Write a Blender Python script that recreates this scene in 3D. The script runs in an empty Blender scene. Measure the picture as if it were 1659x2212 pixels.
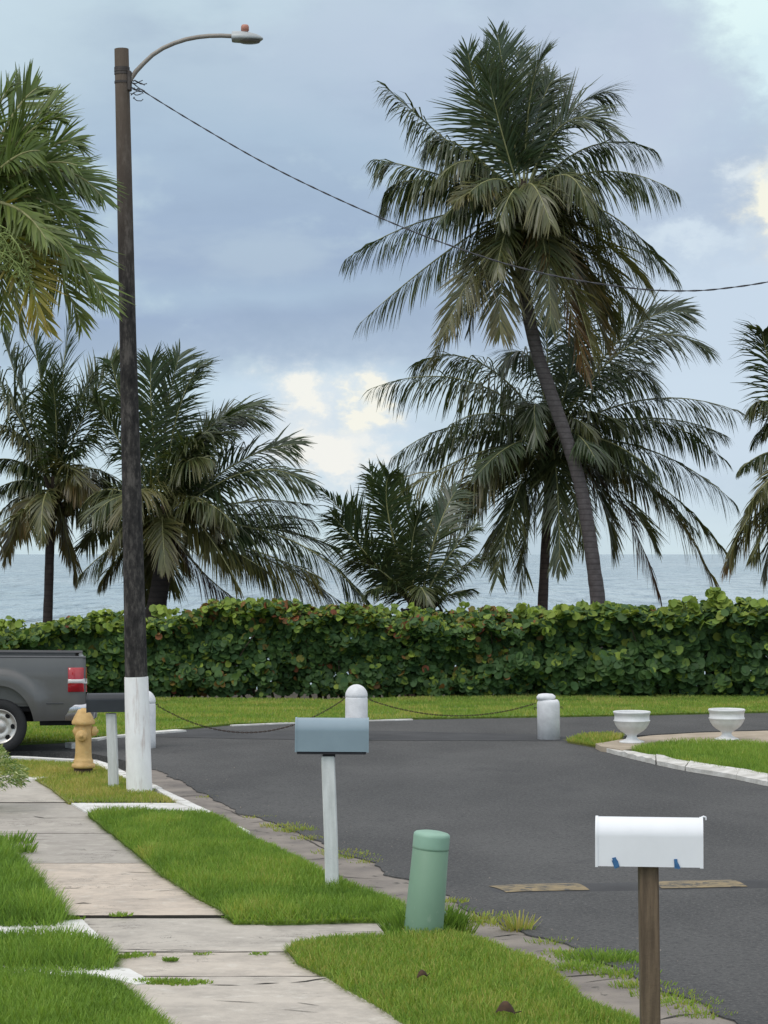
import bpy, math, random
import numpy as np
from mathutils import Vector, Matrix, noise
from mathutils.geometry import tessellate_polygon

random.seed(7)
RNG = np.random.default_rng(7)
SC = bpy.context.scene
COL = SC.collection
R = math.radians

# ------------------------------------------------------------------ camera
F, CX, CY, YH, H = 4921.0, 829.5, 1106.0, 1197.0, 2.6
PITCH = math.atan((YH - CY) / F)
cam_d = bpy.data.cameras.new('camera')
cam = bpy.data.objects.new('camera', cam_d)
COL.objects.link(cam)
cam.location = (0, 0, H)
cam.rotation_euler = (math.pi / 2 + PITCH, 0, 0)
cam_d.sensor_fit = 'VERTICAL'
cam_d.sensor_height = 24.0
cam_d.lens = F / 2212.0 * 24.0
cam_d.clip_start = 0.5
cam_d.clip_end = 80000
SC.camera = cam
SC.view_settings.view_transform = 'Standard'
SC.view_settings.look = 'None'
SC.view_settings.exposure = 0.0
SC.view_settings.gamma = 1.0
SC.render.resolution_x, SC.render.resolution_y = 768, 1024


def ray(px, py):
    r, u = (px - CX) / F, (CY - py) / F
    c, s = math.cos(PITCH), math.sin(PITCH)
    return Vector((r, c - u * s, s + u * c))


def P(px, py, Y):
    d = ray(px, py)
    return Vector((0, 0, H)) + d * (Y / d.y)


def G(px, py, z=0.0):
    d = ray(px, py)
    return Vector((0, 0, H)) + d * ((z - H) / d.z)


def G2(pts, z=0.0):
    return [(G(x, y, z).x, G(x, y, z).y) for x, y in pts]


# ------------------------------------------------------------------ sky
SUN_DIR = Vector((-0.50, -0.42, 0.76)).normalized()
SUN_EL = math.asin(SUN_DIR.z)
SUN_ROT = math.atan2(SUN_DIR.x, SUN_DIR.y)
world = bpy.data.worlds.new('World')
SC.world = world
world.use_nodes = True
wn, wl = world.node_tree.nodes, world.node_tree.links
wn.clear()


class NB:
    """small node-building helper"""

    def __init__(self, tree):
        self.t, self.n, self.l = tree, tree.nodes, tree.links

    def put(self, sock, v):
        if hasattr(v, 'is_output'):
            self.l.new(v, sock)
        else:
            sock.default_value = v

    def math(self, op, a, b=0.0, c=None, clamp=False):
        m = self.n.new('ShaderNodeMath')
        m.operation = op
        m.use_clamp = clamp
        self.put(m.inputs[0], a)
        self.put(m.inputs[1], b)
        if c is not None:
            self.put(m.inputs[2], c)
        return m.outputs[0]

    def ramp(self, fac, stops, interp='LINEAR'):
        r = self.n.new('ShaderNodeValToRGB')
        cr = r.color_ramp
        cr.interpolation = interp
        while len(cr.elements) < len(stops):
            cr.elements.new(0.5)
        for e, (p, c) in zip(cr.elements, stops):
            e.position = p
            e.color = (c[0], c[1], c[2], 1) if hasattr(c, '__len__') else (c, c, c, 1)
        self.put(r.inputs[0], fac)
        return r.outputs[0]

    def mix(self, fac, a, b, mode='MIX'):
        m = self.n.new('ShaderNodeMix')
        m.data_type = 'RGBA'
        m.blend_type = mode
        self.put(m.inputs[0], fac)
        for s, v in ((m.inputs[6], a), (m.inputs[7], b)):
            if not hasattr(v, 'is_output') and len(v) == 3:
                v = (*v, 1)
            self.put(s, v)
        return m.outputs[2]

    def noise(self, vec, scale, detail=4, rough=0.55, dist=0.0):
        k = self.n.new('ShaderNodeTexNoise')
        k.inputs['Scale'].default_value = scale
        k.inputs['Detail'].default_value = detail
        k.inputs['Roughness'].default_value = rough
        k.inputs['Distortion'].default_value = dist
        if vec is not None:
            self.l.new(vec, k.inputs['Vector'])
        return k.outputs['Fac']

    def mapping(self, vec, scale=(1, 1, 1), loc=(0, 0, 0), rot=(0, 0, 0)):
        m = self.n.new('ShaderNodeMapping')
        m.inputs['Scale'].default_value = scale
        m.inputs['Location'].default_value = loc
        m.inputs['Rotation'].default_value = rot
        self.l.new(vec, m.inputs['Vector'])
        return m.outputs[0]


W = NB(world.node_tree)
tc = wn.new('ShaderNodeTexCoord')
dvec = tc.outputs['Generated']
sep = wn.new('ShaderNodeSeparateXYZ')
wl.new(dvec, sep.inputs[0])
dx, dy, dz = sep.outputs
n_big = W.noise(W.mapping(dvec, (5, 5, 13)), 1.0, 3, 0.5)
n_mid = W.noise(W.mapping(dvec, (9, 9, 27), (3.1, 0, 1.7)), 1.0, 5, 0.5)
n_fine = W.noise(W.mapping(dvec, (38, 38, 60), (1.3, 2.0, 0.4)), 1.0, 6, 0.6)
n_fine2 = W.noise(W.mapping(dvec, (44, 44, 66), (7.3, 1.0, 3.4)), 1.0, 6, 0.62)
wx = W.math('ADD', dx, W.math('MULTIPLY_ADD', n_fine, 0.060, -0.030))
wz = W.math('ADD', dz, W.math('MULTIPLY_ADD', n_fine2, 0.050, -0.025))
wz2 = W.math('ADD', dz, W.math('MULTIPLY_ADD', n_mid, 0.030, -0.015))


def lin(r, g, b):
    f = lambda c: (c / 255 / 12.92) if c <= 10 else ((c / 255 + 0.055) / 1.055) ** 2.4
    return (f(r), f(g), f(b))


zs = lambda py: (YH - py) / F
el01 = lambda z: z / 0.30
def skyc(r, g, b):
    return lin(r - 5, g + 1, b - 6)


base = W.ramp(W.math('DIVIDE', wz2, 0.30, clamp=True), [
    (0.0, skyc(218, 231, 243)), (el01(zs(1080)), skyc(217, 231, 246)), (el01(zs(900)), skyc(206, 222, 243)),
    (el01(zs(815)), skyc(201, 217, 240)), (el01(zs(770)), skyc(170, 184, 215)), (el01(zs(690)), skyc(164, 178, 213)),
    (el01(zs(640)), skyc(176, 192, 222)), (el01(zs(560)), skyc(164, 178, 213)), (el01(zs(300)), skyc(180, 196, 224)),
    (el01(zs(60)), skyc(196, 209, 229)), (1.0, skyc(204, 215, 231))])
# torn cloud masses: paler rifts and heavier grey-blue bellies
n_w = W.math('MULTIPLY_ADD', n_fine, 0.22, -0.11)
rift = W.math('ADD', n_big, n_w)
belly = W.math('ADD', n_mid, W.math('MULTIPLY', n_w, 0.6))
col = W.mix(W.math('MULTIPLY', W.ramp(rift, [(0.50, 0.0), (0.62, 1.0)], 'EASE'), 0.75), base, skyc(206, 222, 238))
col = W.mix(W.math('MULTIPLY', W.ramp(belly, [(0.34, 1.0), (0.56, 0.0)], 'EASE'), 0.42), col, skyc(158, 172, 204))
col = W.mix(W.math('MULTIPLY', W.ramp(belly, [(0.56, 0.0), (0.72, 1.0)], 'EASE'), 0.35), col, skyc(205, 217, 234))


def blob(px, py, rx, ry):
    a = W.math('DIVIDE', W.math('SUBTRACT', wx, (px - CX) / F), rx / F)
    b = W.math('DIVIDE', W.math('SUBTRACT', wz, zs(py)), ry / F)
    d = W.math('ADD', W.math('MULTIPLY', a, a), W.math('MULTIPLY', b, b))
    g = W.math('EXPONENT', W.math('MULTIPLY', d, -1.0))
    return W.math('MULTIPLY', g, W.math('GREATER_THAN', dy, 0.0))


def add_blob(c, px, py, rx, ry, colr, amt=1.0, sharp=1.0):
    return W.mix(W.math('MULTIPLY', W.math('MULTIPLY', blob(px, py, rx, ry), sharp, clamp=True), amt), c, colr)


col = add_blob(col, 1600, 800, 420, 300, lin(208, 224, 240), 0.9, 1.5)
col = add_blob(col, 0, 40, 240, 210, lin(205, 225, 236), 0.8)
col = add_blob(col, 1330, 230, 300, 240, lin(199, 211, 230), 0.75, 1.2)
col = add_blob(col, 860, 120, 340, 150, lin(192, 206, 228), 0.55)
col = add_blob(col, 690, 940, 300, 150, lin(212, 228, 244), 0.8, 1.2)
col = add_blob(col, 660, 850, 56, 46, lin(253, 251, 242), 0.9, 1.7)
col = add_blob(col, 795, 880, 34, 52, lin(255, 252, 238), 0.9, 1.7)
col = add_blob(col, 700, 975, 80, 46, lin(252, 250, 243), 0.9, 1.6)
col = add_blob(col, 810, 975, 50, 30, lin(246, 247, 244), 0.8, 1.2)
col = add_blob(col, 1650, 20, 135, 120, lin(230, 252, 252), 0.97, 1.8)
col = add_blob(col, 1660, 190, 70, 90, lin(222, 245, 250), 0.9, 1.3)
col = add_blob(col, 1655, 465, 52, 78, lin(254, 252, 234), 0.95, 1.6)
col = add_blob(col, 1600, 400, 40, 36, lin(230, 240, 246), 0.8)
col = add_blob(col, 1490, 530, 90, 34, lin(222, 236, 246), 0.7)
# brighter cloud overhead and behind the viewer than low over the sea
up_b = W.math('MULTIPLY_ADD', W.math('SMOOTH_MIN', dz, 1.0, 0.01), 1.0, -0.22, clamp=True)
back_b = W.math('MULTIPLY', dy, -1.0, clamp=True)
strength = W.math('ADD', W.math('MULTIPLY_ADD', up_b, 1.30, 1.0), W.math('MULTIPLY', back_b, 0.75))
high = W.mix(W.math('MULTIPLY_ADD', dz, 2.5, -0.62, clamp=True), col, lin(212, 214, 218))
bg_cloud = wn.new('ShaderNodeBackground')
wl.new(high, bg_cloud.inputs['Color'])
wl.new(strength, bg_cloud.inputs['Strength'])
sky = wn.new('ShaderNodeTexSky')
sky.sky_type = 'NISHITA'
sky.sun_disc = False
sky.sun_elevation = SUN_EL
sky.sun_rotation = SUN_ROT
bg_sky = wn.new('ShaderNodeBackground')
wl.new(sky.outputs[0], bg_sky.inputs['Color'])
bg_sky.inputs['Strength'].default_value = 0.08
mixs = wn.new('ShaderNodeMixShader')
mixs.inputs[0].default_value = 0.93
wl.new(bg_sky.outputs[0], mixs.inputs[1])
wl.new(bg_cloud.outputs[0], mixs.inputs[2])
wo = wn.new('ShaderNodeOutputWorld')
wl.new(mixs.outputs[0], wo.inputs[0])

sun_d = bpy.data.lights.new('sun', 'SUN')
sun_d.energy = 1.0
sun_d.angle = R(22)
sun_d.color = (1.0, 0.95, 0.88)
sun = bpy.data.objects.new('sun', sun_d)
COL.objects.link(sun)
sun.rotation_euler = SUN_DIR.to_track_quat('Z', 'Y').to_euler()

# ------------------------------------------------------------------ materials
MATS = {}


def new_mat(name):
    m = bpy.data.materials.new(name)
    m.use_nodes = True
    nt = m.node_tree
    nt.nodes.clear()
    out = nt.nodes.new('ShaderNodeOutputMaterial')
    b = nt.nodes.new('ShaderNodeBsdfPrincipled')
    nt.links.new(b.outputs[0], out.inputs[0])
    MATS[name] = m
    return m, NB(nt), b, out


def pmat(name, c1, c2=None, rough=0.7, scale=6.0, stretch=(1, 1, 1), lo=0.35, hi=0.65, metal=0.0,
         spec=0.5, bump=0.0, bscale=60.0, c3=None, s3=30.0, t3=0.62, detail=5, coat=0.0):
    m, nb, b, out = new_mat(name)
    t = nb.n.new('ShaderNodeTexCoord').outputs['Object']
    c2 = c2 or tuple(x * 0.75 for x in c1)
    v = nb.mapping(t, stretch)
    f = nb.noise(v, scale, detail, 0.6)
    c = nb.ramp(f, [(lo, c1), (hi, c2)])
    if c3 is not None:
        f3 = nb.noise(nb.mapping(t, stretch, (5, 3, 1)), s3, 6, 0.65)
        c = nb.mix(nb.ramp(f3, [(t3, 0.0), (t3 + 0.06, 1.0)]), c, c3)
    nb.l.new(c, b.inputs['Base Color'])
    b.inputs['Roughness'].default_value = rough
    b.inputs['Metallic'].default_value = metal
    b.inputs['Specular IOR Level'].default_value = spec
    b.inputs['Coat Weight'].default_value = coat
    b.inputs['Coat Roughness'].default_value = 0.08
    if bump > 0:
        bp = nb.n.new('ShaderNodeBump')
        bp.inputs['Strength'].default_value = 1.0
        bp.inputs['Distance'].default_value = bump
        nb.l.new(nb.noise(t, bscale, 4, 0.6), bp.inputs['Height'])
        nb.l.new(bp.outputs[0], b.inputs['Normal'])
    return m


pmat('soil', (0.11, 0.085, 0.05), (0.07, 0.055, 0.035), 0.95, 3, bump=0.01, bscale=30)
pmat('lawn_soil', (0.14, 0.20, 0.04), (0.10, 0.15, 0.03), 0.95, 4)
pmat('dry_lawn_soil', (0.20, 0.20, 0.06), (0.16, 0.165, 0.045), 0.95, 4)
pmat('joint_dirt', (0.055, 0.048, 0.038), (0.03, 0.027, 0.022), 0.95, 9)
pmat('sand', (0.46, 0.39, 0.28), (0.36, 0.30, 0.21), 0.95, 2)
def asphalt_material():
    m, nb, b, out = new_mat('asphalt')
    t = nb.n.new('ShaderNodeTexCoord').outputs['Object']
    f = nb.noise(nb.mapping(t, (0.5, 0.28, 1)), 1.0, 6, 0.6)
    c = nb.ramp(f, [(0.36, (0.066, 0.066, 0.066)), (0.64, (0.104, 0.103, 0.101))])
    g = nb.noise(t, 34, 7, 0.8)
    c = nb.mix(nb.ramp(g, [(0.50, 0.0), (0.62, 1.0)]), c, (0.145, 0.141, 0.135))
    g2 = nb.noise(nb.mapping(t, (1, 1, 1), (3, 8, 0)), 26, 7, 0.8)
    c = nb.mix(nb.ramp(g2, [(0.38, 1.0), (0.48, 0.0)]), c, (0.052, 0.052, 0.053))
    s_ = nb.noise(nb.mapping(t, (0.9, 0.5, 1), (6, 2, 0)), 1.3, 5, 0.65)
    c = nb.mix(nb.math('MULTIPLY', nb.ramp(s_, [(0.60, 0.0), (0.70, 1.0)]), 0.45), c, (0.058, 0.058, 0.060))
    nb.l.new(c, b.inputs['Base Color'])
    b.inputs['Roughness'].default_value = 0.92
    b.inputs['Specular IOR Level'].default_value = 0.2
    bp = nb.n.new('ShaderNodeBump')
    bp.inputs['Distance'].default_value = 0.010
    nb.l.new(nb.noise(t, 40, 5, 0.7), bp.inputs['Height'])
    nb.l.new(bp.outputs[0], b.inputs['Normal'])


asphalt_material()
pmat('asphalt_dark', (0.070, 0.070, 0.072), (0.050, 0.050, 0.052), 0.85, 1.5, spec=0.3, bump=0.004, bscale=70)
pmat('concrete_gutter', (0.27, 0.235, 0.20), (0.155, 0.135, 0.12), 0.92, 2.2, (1, 1, 1), 0.35, 0.68,
     bump=0.008, bscale=26, c3=(0.075, 0.068, 0.055), s3=8, t3=0.61)
pmat('white_wash', (0.74, 0.73, 0.70), (0.56, 0.54, 0.50), 0.85, 4, bump=0.006, bscale=30, c3=(0.26, 0.235, 0.20), s3=8, t3=0.60)
pmat('white_paint', (0.74, 0.745, 0.76), (0.66, 0.665, 0.68), 0.55, 5, bump=0.0015, bscale=60, c3=(0.50, 0.49, 0.47), s3=14, t3=0.70)
pmat('white_rough', (0.76, 0.76, 0.77), (0.62, 0.62, 0.63), 0.8, 7, bump=0.006, bscale=45, c3=(0.44, 0.42, 0.40), s3=22, t3=0.68)
pmat('white_enamel', (0.78, 0.785, 0.80), (0.74, 0.745, 0.76), 0.38, 5, bump=0.0004, bscale=45)
pmat('white_post', (0.66, 0.67, 0.66), (0.52, 0.53, 0.52), 0.7, 3, (8, 8, 1), bump=0.003, bscale=50, c3=(0.36, 0.34, 0.30), s3=16, t3=0.68)
pmat('blue_enamel', (0.225, 0.295, 0.335), (0.205, 0.27, 0.31), 0.24, 5, bump=0.0004, bscale=45)
pmat('dark_board', (0.03, 0.028, 0.035), (0.02, 0.02, 0.024), 0.8, 8)
pmat('black_enamel', (0.022, 0.026, 0.032), (0.016, 0.019, 0.024), 0.45, 5)
pmat('brown_wood', (0.16, 0.112, 0.070), (0.085, 0.058, 0.036), 0.85, 5, (7, 7, 0.6), bump=0.003, bscale=40, c3=(0.05, 0.038, 0.028), s3=14, t3=0.62)
pmat('blue_tape', (0.05, 0.17, 0.34), (0.03, 0.11, 0.25), 0.6, 30)
pmat('pedestal_green', (0.165, 0.275, 0.185), (0.145, 0.245, 0.165), 0.55, 3, (1, 1, 0.6), bump=0.0006, bscale=40, c3=(0.20, 0.29, 0.21), s3=12, t3=0.60)
pmat('pedestal_cap', (0.255, 0.41, 0.315), (0.22, 0.36, 0.27), 0.5, 4)
pmat('hydrant_paint', (0.64, 0.42, 0.17), (0.50, 0.31, 0.11), 0.6, 9, bump=0.004, bscale=40, c3=(0.56, 0.42, 0.20), s3=14, t3=0.58)
pmat('hydrant_rust', (0.09, 0.055, 0.03), (0.05, 0.035, 0.022), 0.9, 12)
pmat('metal_grey', (0.40, 0.42, 0.42), (0.34, 0.36, 0.36), 0.5, 6, metal=0.3)
pmat('metal_arm', (0.30, 0.275, 0.24), (0.22, 0.195, 0.17), 0.6, 8, (1, 1, 1), metal=0.4, c3=(0.25, 0.14, 0.09), s3=12, t3=0.62)
pmat('photocell', (0.46, 0.20, 0.14), (0.40, 0.17, 0.12), 0.5, 6)
pmat('lamp_lens', (0.20, 0.18, 0.17), (0.14, 0.13, 0.12), 0.35, 6)
pmat('band_steel', (0.10, 0.085, 0.075), (0.06, 0.05, 0.045), 0.6, 9, metal=0.5)
pmat('wire', (0.050, 0.050, 0.058), (0.035, 0.035, 0.042), 0.55, 9)
pmat('chain_rust', (0.075, 0.045, 0.03), (0.04, 0.028, 0.02), 0.8, 20, metal=0.3)
pmat('urn_white', (0.70, 0.70, 0.70), (0.60, 0.60, 0.60), 0.75, 8, bump=0.004, bscale=60, c3=(0.47, 0.46, 0.44), s3=16, t3=0.7)
pmat('kerb_stone', (0.66, 0.64, 0.60), (0.44, 0.42, 0.38), 0.9, 4.5, bump=0.012, bscale=22, c3=(0.24, 0.22, 0.19), s3=9, t3=0.66)
pmat('tan_path', (0.42, 0.35, 0.265), (0.33, 0.27, 0.20), 0.95, 3, bump=0.008, bscale=30, c3=(0.22, 0.18, 0.13), s3=9, t3=0.66)
pmat('yellow_worn', (0.28, 0.215, 0.12), (0.17, 0.14, 0.09), 0.9, 7, (1, 2, 1), bump=0.003, bscale=50, c3=(0.085, 0.08, 0.072), s3=9, t3=0.52)
pmat('truck_paint', (0.125, 0.122, 0.118), (0.112, 0.110, 0.106), 0.42, 2, metal=0.35, coat=0.35)
pmat('truck_trim', (0.060, 0.061, 0.064), (0.05, 0.05, 0.053), 0.5, 4)
pmat('black_rubber', (0.022, 0.022, 0.023), (0.016, 0.016, 0.017), 0.85, 12, bump=0.003, bscale=60)
pmat('alloy', (0.60, 0.57, 0.53), (0.52, 0.49, 0.46), 0.35, 6, metal=0.6)
pmat('void_black', (0.010, 0.010, 0.011), (0.008, 0.008, 0.009), 0.9, 5)
pmat('chrome', (0.55, 0.55, 0.57), (0.48, 0.48, 0.5), 0.22, 4, metal=0.9)
pmat('lamp_red', (0.42, 0.012, 0.022), (0.32, 0.008, 0.016), 0.18, 14, coat=0.6)
pmat('lamp_white', (0.70, 0.66, 0.64), (0.6, 0.56, 0.55), 0.2, 14, coat=0.6)
pmat('glass_dark', (0.02, 0.024, 0.026), (0.016, 0.02, 0.02), 0.06, 2, coat=0.5)
pmat('dead_leaf', (0.075, 0.038, 0.018), (0.035, 0.02, 0.012), 0.85, 20)
pmat('twig', (0.075, 0.052, 0.035), (0.045, 0.032, 0.022), 0.9, 10)
pmat('fibre', (0.065, 0.045, 0.028), (0.035, 0.025, 0.017), 0.95, 12, (3, 3, 1))
pmat('coconut', (0.17, 0.15, 0.05), (0.10, 0.075, 0.03), 0.6, 6)
pmat('stalk', (0.30, 0.29, 0.13), (0.20, 0.20, 0.075), 0.55, 5)
pmat('pale_flower', (0.30, 0.35, 0.12), (0.17, 0.24, 0.06), 0.8, 12)


def slab_material():
    m, nb, b, out = new_mat('concrete_slab')
    t = nb.n.new('ShaderNodeTexCoord').outputs['Object']
    at = nb.n.new('ShaderNodeAttribute')
    at.attribute_name = 'tint'
    warm = nb.ramp(at.outputs['Fac'], [(0.0, (0.32, 0.295, 0.265)), (0.5, (0.50, 0.455, 0.395)), (1.0, (0.60, 0.49, 0.39))])
    f = nb.noise(nb.mapping(t, (1.4, 1.7, 1)), 1.7, 9, 0.72)
    c = nb.mix(nb.math('MULTIPLY', nb.ramp(f, [(0.42, 0.0), (0.68, 1.0)]), 0.55), warm, (0.215, 0.195, 0.175))
    g = nb.noise(nb.mapping(t, (2.0, 2.6, 1), (4, 1, 0)), 3.2, 8, 0.7)
    c = nb.mix(nb.math('MULTIPLY', nb.ramp(g, [(0.55, 0.0), (0.72, 1.0)]), 0.6), c, (0.66, 0.63, 0.56))
    k = nb.noise(nb.mapping(t, (0.7, 2.0, 1), (9, 5, 0)), 1.5, 6, 0.7, 0.8)
    crack = nb.ramp(nb.math('ABSOLUTE', nb.math('SUBTRACT', k, 0.5)), [(0.0, 1.0), (0.006, 0.0)])
    gate = nb.ramp(nb.noise(nb.mapping(t, (0.7, 0.7, 1), (2, 7, 0)), 1.1, 3), [(0.50, 0.0), (0.56, 1.0)])
    c = nb.mix(nb.math('MULTIPLY', crack, gate), c, (0.05, 0.045, 0.04))
    nb.l.new(c, b.inputs['Base Color'])
    b.inputs['Roughness'].default_value = 0.93
    b.inputs['Specular IOR Level'].default_value = 0.25
    bp = nb.n.new('ShaderNodeBump')
    bp.inputs['Distance'].default_value = 0.006
    nb.l.new(nb.noise(t, 40, 5, 0.65), bp.inputs['Height'])
    nb.l.new(bp.outputs[0], b.inputs['Normal'])


slab_material()


def pole_material():
    m, nb, b, out = new_mat('pole_wood')
    t = nb.n.new('ShaderNodeTexCoord').outputs['Object']
    s = nb.n.new('ShaderNodeSeparateXYZ')
    nb.l.new(t, s.inputs[0])
    f = nb.noise(nb.mapping(t, (6, 6, 1.4)), 2.0, 9, 0.72)
    f = nb.math('ADD', nb.math('MULTIPLY', f, 0.6), nb.math('MULTIPLY', nb.noise(nb.mapping(t, (5, 5, 3), (1, 6, 2)), 3.5, 8, 0.75), 0.4))
    c = nb.ramp(f, [(0.40, (0.014, 0.013, 0.0135)), (0.50, (0.036, 0.033, 0.031)), (0.60, (0.105, 0.094, 0.085))])
    topf = nb.ramp(nb.math('DIVIDE', s.outputs[2], 8.2), [(0.66, 0.0), (0.97, 1.0)])
    c = nb.mix(nb.math('MULTIPLY', topf, 0.75), c, (0.165, 0.125, 0.095))
    li = nb.noise(nb.mapping(t, (7, 7, 2.0), (2, 4, 1)), 3.0, 7, 0.7)
    side = nb.math('MULTIPLY_ADD', s.outputs[0], 1.1, 0.0)
    lich = nb.ramp(nb.math('ADD', li, side), [(0.66, 0.0), (0.76, 1.0)])
    c = nb.mix(nb.math('MULTIPLY', lich, 0.55), c, (0.36, 0.34, 0.30))
    nb.l.new(c, b.inputs['Base Color'])
    b.inputs['Roughness'].default_value = 0.9
    b.inputs['Specular IOR Level'].default_value = 0.25
    bp = nb.n.new('ShaderNodeBump')
    bp.inputs['Distance'].default_value = 0.01
    nb.l.new(nb.noise(nb.mapping(t, (10, 10, 0.8)), 4.0, 5, 0.6), bp.inputs['Height'])
    nb.l.new(bp.outputs[0], b.inputs['Normal'])
    # whitewash with rusty runs
    m, nb, b, out = new_mat('pole_whitewash')
    t = nb.n.new('ShaderNodeTexCoord').outputs['Object']
    f = nb.noise(nb.mapping(t, (5, 5, 2)), 2.0, 6, 0.6)
    c = nb.ramp(f, [(0.35, (0.86, 0.855, 0.84)), (0.7, (0.76, 0.75, 0.735))])
    r = nb.noise(nb.mapping(t, (9, 9, 1.1), (0.7, 0.2, 3.3)), 1.6, 6, 0.65)
    c = nb.mix(nb.math('MULTIPLY', nb.ramp(r, [(0.56, 0.0), (0.72, 1.0)]), 0.65), c, (0.40, 0.27, 0.23))
    nb.l.new(c, b.inputs['Base Color'])
    b.inputs['Roughness'].default_value = 0.8
    bp = nb.n.new('ShaderNodeBump')
    bp.inputs['Distance'].default_value = 0.004
    nb.l.new(nb.noise(t, 25, 4, 0.6), bp.inputs['Height'])
    nb.l.new(bp.outputs[0], b.inputs['Normal'])


pole_material()


def leaf_material(name, stops, trans=0.25, rough=0.45, tmul=(1.3, 1.35, 0.5), spec=0.5):
    m, nb, b, out = new_mat(name)
    age = nb.n.new('ShaderNodeAttribute')
    age.attribute_name = 'age'
    var = nb.n.new('ShaderNodeAttribute')
    var.attribute_name = 'var'
    c = nb.ramp(age.outputs['Fac'], stops)
    mul = nb.math('MULTIPLY_ADD', var.outputs['Fac'], 0.7, 0.65)
    vm = nb.n.new('ShaderNodeVectorMath')
    vm.operation = 'SCALE'
    nb.l.new(c, vm.inputs[0])
    nb.l.new(mul, vm.inputs['Scale'])
    nb.l.new(vm.outputs[0], b.inputs['Base Color'])
    b.inputs['Roughness'].default_value = rough
    b.inputs['Specular IOR Level'].default_value = spec
    tr = nb.n.new('ShaderNodeBsdfTranslucent')
    vm2 = nb.n.new('ShaderNodeVectorMath')
    vm2.operation = 'MULTIPLY'
    nb.l.new(vm.outputs[0], vm2.inputs[0])
    vm2.inputs[1].default_value = tmul
    nb.l.new(vm2.outputs[0], tr.inputs['Color'])
    ms = nb.n.new('ShaderNodeMixShader')
    ms.inputs[0].default_value = trans
    nb.l.new(b.outputs[0], ms.inputs[1])
    nb.l.new(tr.outputs[0], ms.inputs[2])
    nb.l.new(ms.outputs[0], out.inputs[0])
    return m


leaf_material('palm_leaf', [(0.0, (0.046, 0.072, 0.032)), (0.2, (0.074, 0.088, 0.031)), (0.4, (0.122, 0.114, 0.038)), (0.6, (0.150, 0.112, 0.042)),
                            (0.8, (0.20, 0.115, 0.042)), (1.0, (0.090, 0.048, 0.028))], 0.25, 0.36, spec=0.55)
leaf_material('bright_palm_leaf', [(0.0, (0.088, 0.138, 0.034)), (0.4, (0.150, 0.185, 0.036)), (0.7, (0.24, 0.22, 0.026)),
                                   (1.0, (0.30, 0.20, 0.03))], 0.28, 0.45)
leaf_material('grape_leaf', [(0.0, (0.036, 0.082, 0.030)), (0.35, (0.085, 0.150, 0.036)), (0.62, (0.21, 0.28, 0.040)),
                             (0.75, (0.17, 0.16, 0.03)), (1.0, (0.21, 0.055, 0.028))], 0.2, 0.6, spec=0.3)
leaf_material('grass_blade', [(0.0, (0.108, 0.202, 0.040)), (0.5, (0.225, 0.340, 0.066)), (0.8, (0.32, 0.345, 0.090)),
                              (1.0, (0.44, 0.38, 0.14))], 0.35, 0.7, spec=0.15)
leaf_material('variegated_leaf', [(0.0, (0.10, 0.19, 0.05)), (0.5, (0.25, 0.32, 0.11)), (1.0, (0.50, 0.52, 0.27))], 0.3, 0.5)


def water_material():
    m, nb, b, out = new_mat('sea_water')
    t = nb.n.new('ShaderNodeTexCoord').outputs['Object']
    b.inputs['Roughness'].default_value = 0.22
    b.inputs['IOR'].default_value = 1.33
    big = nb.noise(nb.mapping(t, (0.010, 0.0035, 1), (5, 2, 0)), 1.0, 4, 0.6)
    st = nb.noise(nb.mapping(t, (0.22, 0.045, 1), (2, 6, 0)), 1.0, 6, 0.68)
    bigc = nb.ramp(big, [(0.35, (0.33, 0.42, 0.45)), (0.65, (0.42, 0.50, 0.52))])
    nb.l.new(nb.mix(nb.math('MULTIPLY', nb.ramp(st, [(0.36, 1.0), (0.52, 0.0)]), 0.75), bigc, (0.115, 0.185, 0.235)), b.inputs['Base Color'])  # streaks paint shaded wave troughs and sky-lit faces into the water colour
    h1 = nb.noise(nb.mapping(t, (0.40, 0.10, 1)), 1.0, 4, 0.6)
    h2 = nb.noise(nb.mapping(t, (0.16, 0.030, 1), (3, 9, 0)), 1.0, 3, 0.6)
    h3 = nb.noise(nb.mapping(t, (0.05, 0.008, 1), (7, 1, 0)), 1.0, 3, 0.6)
    h = nb.math('ADD', nb.math('MULTIPLY', h1, 3.0), nb.math('MULTIPLY', h2, 5.5))
    h = nb.math('ADD', h, nb.math('MULTIPLY', h3, 20.0))
    bp = nb.n.new('ShaderNodeBump')
    bp.inputs['Strength'].default_value = 1.0
    bp.inputs['Distance'].default_value = 1.3
    nb.l.new(h, bp.inputs['Height'])
    nb.l.new(bp.outputs[0], b.inputs['Normal'])


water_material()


def bark_material():
    m, nb, b, out = new_mat('palm_bark')
    t = nb.n.new('ShaderNodeTexCoord').outputs['Object']
    s = nb.n.new('ShaderNodeSeparateXYZ')
    nb.l.new(t, s.inputs[0])
    f = nb.noise(nb.mapping(t, (4, 4, 5)), 2.0, 5, 0.6)
    c = nb.ramp(f, [(0.35, (0.105, 0.088, 0.082)), (0.68, (0.165, 0.145, 0.138))])
    z = nb.math('ADD', s.outputs[2], nb.math('MULTIPLY', nb.noise(t, 3.0, 2), 0.05))
    ring = nb.math('FRACT', nb.math('MULTIPLY', z, 9.0))
    c = nb.mix(nb.math('MULTIPLY', nb.ramp(ring, [(0.0, 1.0), (0.30, 0.0)]), 0.75), c, (0.050, 0.043, 0.039))
    at = nb.n.new('ShaderNodeObjectInfo')
    c = nb.mix(1.0, c, at.outputs['Color'], 'MULTIPLY')
    nb.l.new(c, b.inputs['Base Color'])
    b.inputs['Roughness'].default_value = 0.9
    bp = nb.n.new('ShaderNodeBump')
    bp.inputs['Distance'].default_value = 0.03
    nb.l.new(ring, bp.inputs['Height'])
    nb.l.new(bp.outputs[0], b.inputs['Normal'])


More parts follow.
